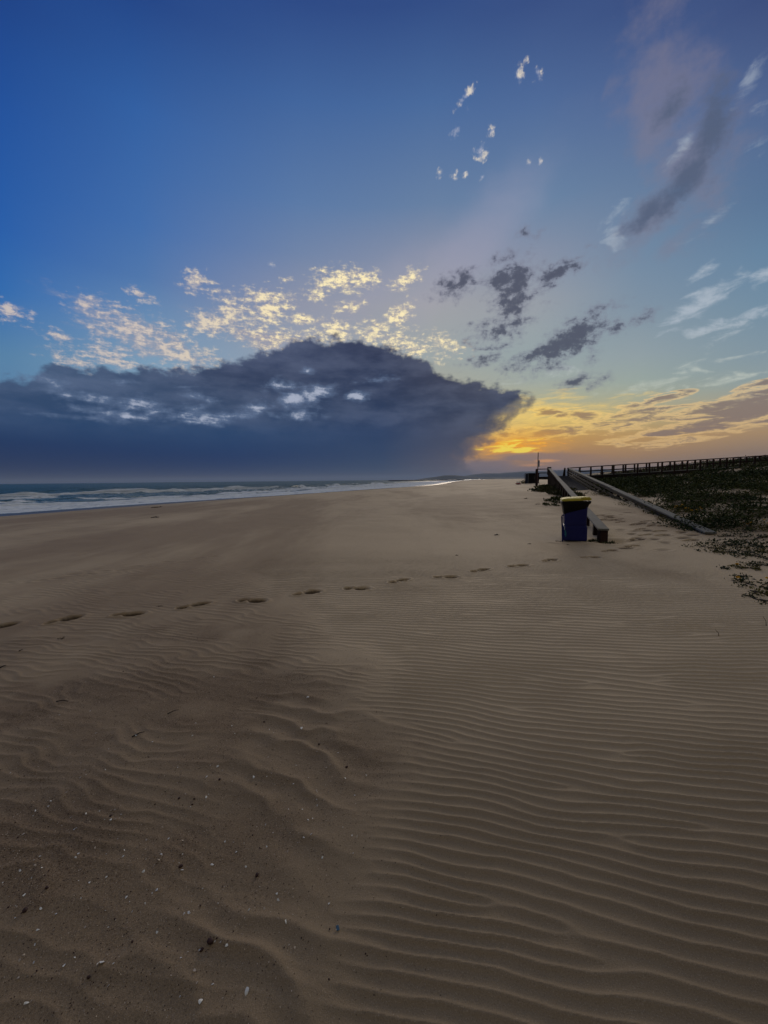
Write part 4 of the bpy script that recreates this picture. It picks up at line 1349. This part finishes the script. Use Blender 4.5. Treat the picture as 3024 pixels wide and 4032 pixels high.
plant(2330, 2132, 22, 3, 90, 0.05, 0.04, 'small dark tuft in the hollow between bin and end post', 'leaf', 0, seed=90, group='tufts round the end post')
plant(2400, 2140, 18, 3, 80, 0.05, 0.04, 'small dark tuft right of the ramp end post', 'leaf', 0, seed=91, group='tufts round the end post')
# yellow bush by the hut
d_ = 64.0
hb = empty('dune_bush', ((2062 - 1512) / F * d_, d_, G1((2062 - 1512) / F * d_, d_)))
tag(hb, 'yellowish bush beside the black hut on the far sand', 'bush')
r_ = np.random.RandomState(600)
P_ = r_.normal(size=(500, 3)) * np.array([0.42, 0.35, 0.16]) + np.array([0, 0, 0.22])
D_ = r_.normal(size=(500, 3)) + np.array([0, 0, 0.9])
Vv, Ff = kites(P_, D_, r_.uniform(0.10, 0.22, 500), r_.uniform(0.03, 0.06, 500), 601)
link('foliage', arr_mesh('foliage', Vv, Ff), M['leaf_y'], hb)

# the scrub that covers the dune


def cover(x_, y_):
    n_, a_ = na(x_, y_)
    c_ = sst(n_ + 1.2 * fbm(x_ / 1.5, y_ / 1.5, 77, 3), 2.0, 3.2) * sst(a_ + 1.6 * fbm(x_ / 1.8, y_ / 1.8, 79, 3), -0.8, 1.8)
    bare = sst(fbm(x_ / 2.2, y_ / 3.5, 78, 4) + 0.09 * sst(a_, 5, 15), -0.10, 0.03)
    return c_ * bare


r_ = np.random.RandomState(77)
cand = 420000
na_ = r_.uniform(0, 1, cand)
aa_ = -3 + 95 * na_ ** 1.9
nn_ = 1.8 + (34 + aa_ * 0.5) * r_.uniform(0, 1, cand) ** 1.35
xx_ = L0[0] + nn_ * Vn[0] + aa_ * U[0]
yy_ = L0[1] + nn_ * Vn[1] + aa_ * U[1]
keep = (r_.uniform(0, 1, cand) < cover(xx_, yy_) * (0.14 + 1.1 * sst(fbm(xx_ / 0.85, yy_ / 0.85, 81, 3) + 0.12 * sst(aa_, 6, 16), -0.12, 0.14))) & (np.abs(xx_) < yy_ * 1.25 + 4)
xx_, yy_ = xx_[keep][:190000], yy_[keep][:190000]
n = len(xx_)
hum = np.clip(fbm(xx_ / 1.3, yy_ / 1.3, 83, 3) * 1.6 + 0.3, 0, 1)
dist_ = np.hypot(xx_, yy_)
big_ = np.clip(dist_ / 14, 0.7, 2.2)
P_ = np.stack([xx_, yy_, ground(xx_, yy_) + r_.uniform(0, 1, n) ** 1.3 * (0.05 + 0.60 * hum) * np.clip(big_, 0.5, 1.3)], 1)
D_ = r_.normal(size=(n, 3)) * np.array([1, 1, 0.5]) + np.array([0.1, 0, 0.7])
Vv, Ff = kites(P_, D_, 0.085 * big_ * r_.uniform(0.6, 1.5, n), 0.034 * big_ * r_.uniform(0.6, 1.4, n), 84)
scrub = link('dune_scrub', arr_mesh('dune_scrub', Vv, Ff), M['dune'])
tag(scrub, 'dark low scrub covering the dune right of the ramp', 'scrub', kind='stuff')


# ------------------------------------------------------------------ shells, pebbles, litter on the sand
def shell_mesh(seed, broken):
    r_ = random.Random(seed)
    nu, nv_ = 9, 5
    V_, F_ = [], []
    for j in range(nv_):
        for i in range(nu):
            t = PI * (i / (nu - 1)) * (0.95 if not broken else r_.uniform(0.6, 0.9))
            rr__ = (j + 0.35) / nv_
            jag = 1 + (0.22 * r_.uniform(-1, 1) if (broken and j == nv_ - 1) else 0)
            x_ = math.cos(t) * rr__ * jag
            y_ = math.sin(t) * rr__ * 1.15 * jag
            z_ = 0.34 * (1 - rr__ ** 2) + 0.03 * math.cos(t * 13) * rr__
            V_.append((x_, y_ - 0.4, z_))
    for j in range(nv_ - 1):
        for i in range(nu - 1):
            q = j * nu + i
            F_.append((q, q + 1, q + nu + 1, q + nu))
    me = arr_mesh('shell', np.array(V_), np.array(F_))
    return me


shells = []
for s in range(5):
    for mt in ('shell', 'shell2'):
        me = shell_mesh(s, s > 0)
        o = bpy.data.objects.new('shell', me)
        me.materials.append(M[mt])
        md = None
        shells.append((o, mt))


def put_shell(px, py, size, label, group, mt='shell', seed=0, cat='shell', squeeze=1.0, name='shell'):
    r_ = random.Random(seed)
    src = [o for o, m_ in shells if m_ == mt][r_.randrange(5)]
    o = src.copy()
    o.name = name
    C.objects.link(o)
    x_, y_, z_ = hit(px, py)
    o.location = (x_, y_, SZ(x_, y_) + size * 0.10)
    o.scale = (size * 0.55 * squeeze, size * 0.55, size * 0.55)
    o.rotation_euler = (r_.uniform(-0.5, 0.5), r_.uniform(-0.5, 0.5), r_.uniform(0, 6.28))
    tag(o, label, cat, group)
    return o


def SZ(x_, y_):
    """height of the finished sand surface"""
    i = int(np.clip(np.searchsorted(ys_, y_), 1, len(ys_) - 1))
    j = int(np.clip(np.searchsorted(xs_, x_), 1, len(xs_) - 1))
    return float(max(Z[i, j], Z[i - 1, j], Z[i, j - 1], Z[i - 1, j - 1]))


SH = [
    (397, 3816, 0.028, 'largest white shell, alone near the bottom left corner', 1.0),
    (620, 3513, 0.022, 'rounded white shell in a dark hollow left of the middle ridge', 0.8),
    (745, 3605, 0.019, 'oval pinkish white shell below the rounded white one', 0.7),
    (972, 3922, 0.022, 'pale angular shell lowest right of the bottom left quarter', 0.9),
    (790, 3968, 0.020, 'dull pale shell near the bottom edge', 0.8),
    (535, 2902, 0.034, 'long white razor shell lying beside a dark stick', 0.35),
    (997, 3065, 0.026, 'upright white shell on the crest of the upper left ripple', 0.7),
    (858, 3025, 0.022, 'white shell at the left start of the long pale ripple', 0.8),
    (836, 3408, 0.022, 'bright white curved shell at the top of the middle ridge', 0.6),
    (715, 3432, 0.018, 'white shell paired with a dark pebble above it', 0.8),
    (438, 3241, 0.018, 'white shell with a dark pebble just behind it', 0.8),
    (1212, 2751, 0.026, 'square white shell among dark bits in the rippled sand', 1.0),
    (1188, 2876, 0.024, 'rectangular white shell lying flat above the ripple pool', 1.3),
    (192, 3090 + 91, 0.016, 'cream shell near the left edge at mid foreground', 0.8),
    (95, 3538, 0.020, 'cream elongated shell at the left edge', 0.5),
    (220, 3610, 0.018, 'white sliver of shell right of the cream elongated one', 0.5),
    (150, 3673, 0.018, 'grey white shell sliver below the white sliver', 0.45),
    (103, 3963, 0.024, 'brownish white long shell in the bottom left corner', 0.4),
    (1227, 3300, 0.020, 'tall white shell in the dark gravel hollow right of the ridge', 0.6),
    (1097, 3548, 0.016, 'small white shell on the slope under the right ridge', 0.7),
    (1124, 3648, 0.016, 'round white shell right of the middle ridge foot', 0.9),
    (842, 2664, 0.020, 'thin white shell fragment in the upper ripples', 0.5),
    (912, 2858, 0.018, 'white fragment standing on edge in upper left field', 0.5),
    (378, 2890, 0.018, 'white fragment left of the razor shell', 0.6),
]
for i, (px, py, sz, lb, sq) in enumerate(SH):
    put_shell(px, py, sz, lb, 'white shells on the coarse sand', 'shell', 100 + i, squeeze=sq)
rs_ = random.Random(55)
k = 0
while k < 220:
    px = rs_.uniform(0, 1500)
    py = rs_.triangular(2620, 4020, 3300)
    x_, y_, z_ = hit(px, py)
    j = int(np.searchsorted(xs_, x_))
    i = int(np.searchsorted(ys_, y_))
    if rs_.random() > coarse[min(i, coarse.shape[0] - 1), min(j, coarse.shape[1] - 1)]:
        continue
    put_shell(px, py, rs_.uniform(0.006, 0.016), 'tiny pale chip of broken shell half buried in the coarse brown sand', 'tiny shell chips', rs_.choice(['shell', 'shell', 'shell2']), 300 + k, name='shell_chip', squeeze=rs_.uniform(0.4, 1.0))
    k += 1


def pebble_mesh(seed):
    r_ = random.Random(seed)
    bm_ = bmesh.new()
    bmesh.ops.create_icosphere(bm_, subdivisions=2, radius=1)
    for v in bm_.verts:
        f_ = 1 + 0.30 * (float(vn(v.co.x * 1.6 + seed, v.co.y * 1.6 + v.co.z, seed)) - 0.5)
        v.co = Vector((v.co.x * f_, v.co.y * f_ * 0.75, v.co.z * f_ * 0.6))
    me = bpy.data.meshes.new('pebble')
    bm_.to_mesh(me)
    bm_.free()
    me.materials.append(M['pebble'])
    me.polygons.foreach_set('use_smooth', [True] * len(me.polygons))
    return me


pebs = [pebble_mesh(q) for q in range(4)]


def put_pebble(px, py, size, label, group='dark pebbles on the coarse sand', seed=0, name='pebble'):
    r_ = random.Random(seed)
    o = bpy.data.objects.new(name, pebs[seed % 4])
    C.objects.link(o)
    x_, y_, z_ = hit(px, py)
    o.location = (x_, y_, SZ(x_, y_) + size * 0.12)
    o.scale = (size / 2,) * 3
    o.rotation_euler = (0, 0, r_.uniform(0, 6))
    tag(o, label, 'pebble', group)
    return o


PB = [(100, 3594, 0.020, 'dark round pebble close to the left edge'), (1365, 3018, 0.018, 'dark pebble on the pale ripple at upper right of the gravel'), (828, 3727, 0.024, 'largest dark red pebble near the bottom middle'), (795, 3752, 0.014, 'small dark pebble beside the largest red one'),
      (1012, 3450, 0.018, 'dark red pebble on the sandy slope right of the ridge'), (712, 3416, 0.018, 'dark pebble behind a white shell'), (437, 3224, 0.014, 'dark pebble just behind a small white shell'), (865, 3080, 0.016, 'dark pebble below the pale shell of the long ripple'),
      (705, 3148, 0.014, 'dark pebble left of a loose group of three'), (765, 3152, 0.012, 'dark pebble in a loose group of three'), (758, 3172, 0.011, 'lowest dark pebble of a loose group'), (185, 3508, 0.014, 'black pebble left of the middle foreground'), (350, 3862, 0.012, 'black pebble below the largest white shell'),
      (1256, 2928, 0.016, 'dark pebble at the head of the gravel hollow'), (1010, 2746, 0.012, 'black pebble alone among the upper ripples'), (486, 2647, 0.012, 'black pebble in the upper left sand'), (1040, 2840, 0.016, 'dark pebble left of a square white shell')]
for i, (px, py, sz, lb) in enumerate(PB):
    put_pebble(px, py, sz, lb, seed=i)
k = 0
while k < 40:
    px, py = rs_.uniform(0, 1450), rs_.triangular(2600, 4000, 3200)
    put_pebble(px, py, rs_.uniform(0.005, 0.009), 'pea sized dark pebble half buried in the coarse brown sand', 'tiny dark pebbles', seed=700 + k, name='small_pebble')
    k += 1


def twig(px0, py0, px1, py1, r0, label, lift=0.006):
    a = Vector(hit(px0, py0))
    b = Vector(hit(px1, py1))
    a.z, b.z = SZ(a.x, a.y) + lift, SZ(b.x, b.y) + lift
    mid = (a + b) / 2 + Vector((0.004, 0.006, 0.005))
    mb = MB().tube([a, mid, b], r0, 6, r0 * 0.5)
    o = mb.build('twig', M['twig'], None, True)
    o.data.transform(Matrix.Translation(-a))
    o.location = a
    tag(o, label, 'twig', 'twigs on the sand')
    return o


twig(222, 2771, 268, 2768, 0.004, 'dark thin twig lying level in the left sand')
twig(520, 2908, 568, 2888, 0.004, 'dark stick under the long white razor shell')
twig(660, 2818, 705, 2800, 0.003, 'short dark twig right of the shell field centre')
twig(0, 2636, 24, 2626, 0.006, 'dark stick end poking in at the left edge')
twig(75, 2570, 92, 2564, 0.004, 'short dark stick in the far left sand')
# upright thin twigs by the plants
for px, py, h, lb in ((2938, 2318, 0.16, 'thin bare twig leaning up from the nearest plant'), (2916, 2228, 0.09, 'thin slanting twig above the reddish sprig'), (2832, 2505, 0.06, 'lone short stalk upright in the rippled sand at right'), (3018, 2465, 0.10, 'bent dark stalk at the right edge in rippled sand')):
    x_, y_, z_ = hit(px, py)
    z_ = SZ(x_, y_)
    o = MB().tube([(0, 0, -0.02), (-0.01, 0, h * 0.5), (-0.035, 0.01, h)], 0.003, 6, 0.0015).build('twig', M['twig'], None, True)
    o.location = (x_, y_, z_)
    tag(o, lb, 'twig', 'twigs on the sand')

x_, y_, z_ = hit(1330, 3667)
o = MB().box((0, 0, 0), (0.010, 0.015, 0.003), 0, 0.001).build('plastic_chip', M['chip'])
o.location = (x_, y_, SZ(x_, y_) + 0.005)
o.rotation_euler = (0.3, 0.2, 0.5)
tag(o, 'small blue plastic chip lying on the coarse sand', 'plastic chip')


def weed(px, py, size, label, group='dark weed scraps on the upper beach'):
    x_, y_, z_ = hit(px, py)
    r_ = np.random.RandomState(int(px))
    n = 26
    P_ = r_.normal(size=(n, 3)) * np.array([size * 0.4, size * 0.25, size * 0.05]) + np.array([0, 0, size * 0.06])
    D_ = r_.normal(size=(n, 3)) * np.array([1, 1, 0.25])
    Vv, Ff = kites(P_, D_, size * r_.uniform(0.3, 0.6, n), size * r_.uniform(0.1, 0.25, n), int(px))
    o = link('seaweed', arr_mesh('seaweed', Vv, Ff), M['weed'])
    o.location = (x_, y_, SZ(x_, y_) if y_ < 14 else z_)
    tag(o, label, 'seaweed', group)


for px, py, sz, lb in ((608, 1999, 0.28, 'left one of two dark weed scraps by the wet sand'), (628, 1997, 0.22, 'right one of two dark weed scraps by the wet sand'), (606, 2038, 0.22, 'small dark weed scrap below the pair by the wet sand'), (2115, 1986, 0.16, 'brown weed scrap on the sand left of the bin lid'),
                       (2072, 1963, 0.18, 'faint dark weed scrap left of the brown one'), (2087, 2142, 0.07, 'small dark weed scrap on bare sand left of the bin'), (1955, 2107, 0.10, 'dark weed scrap alone on the mid beach'), (1800, 2187, 0.05, 'tiny dark scrap in front of the footprint line'), (2236, 2146, 0.05, 'dark scrap just in front of the bin'),
                       (2200, 2134, 0.10, 'flat dark stick like scrap at the left foot of the bin'), (630, 2388, 0.035, 'loose dark scraps beside the footprints at left'), (240, 2440 + 75, 0.04, 'brown weed scraps under the left footprints')):
    weed(px, py, sz, lb)

# grit too fine to count
r_ = np.random.RandomState(900)
gx, gy = r_.uniform(-2.6, 1.0, 150000), 0.8 + 3.4 * r_.uniform(0, 1, 150000) ** 1.3
jj, ii = np.clip(np.searchsorted(xs_, gx), 1, len(xs_) - 1), np.clip(np.searchsorted(ys_, gy), 1, len(ys_) - 1)
kp = r_.uniform(0, 1, 150000) < (0.55 * coarse[ii, jj] + 0.9 * lag[ii, jj]) * 0.5
gx, gy, ii, jj = gx[kp], gy[kp], ii[kp], jj[kp]
gz = Z[ii, jj]
n = len(gx)
for nm_, mt, lo_, hi_, lb in (('shell_grit', 'shell2', 0.0, 0.34, 'fine pale shell grit strewn over the coarse sand'), ('dark_grit', 'pebble', 0.34, 1.0, 'fine dark grit strewn over the coarse sand')):
    u_ = np.linspace(0, 1, n)
    sel = np.random.RandomState(4).permutation(n)
    sel = sel[int(lo_ * n):int(hi_ * n)]
    m_ = len(sel)
    P_ = np.stack([gx[sel], gy[sel], gz[sel] + 0.0006], 1)
    D_ = r_.normal(size=(m_, 3)) * np.array([1, 1, 0.35]) + np.array([0, 0, 0.2])
    Vv, Ff = kites(P_, D_, r_.uniform(0.002, 0.0075, m_), r_.uniform(0.0018, 0.0045, m_), 905)
    o = link(nm_, arr_mesh(nm_, Vv, Ff), M[mt])
    tag(o, lb, 'grit', kind='stuff')

# ------------------------------------------------------------------ sea haze
hm_, hg_, hb_ = mat_new('sea_haze')
hg_.nt.nodes.remove(hb_)
pv = hg_.new('ShaderNodeVolumePrincipled')
pv.inputs['Color'].default_value = (0.52, 0.66, 0.90, 1)
pv.inputs['Density'].default_value = 0.000055
pv.inputs['Anisotropy'].default_value = 0.15
out_ = [n for n in hg_.nt.nodes if n.type == 'OUTPUT_MATERIAL'][0]
hg_.nt.links.new(pv.outputs[0], out_.inputs['Volume'])
haze = MB().box((-8000, 11000, 175 - 12), (90000, 70000, 350)).build('haze', hm_)
tag(haze, 'thin haze over the sea and the far hills', 'haze', kind='stuff')
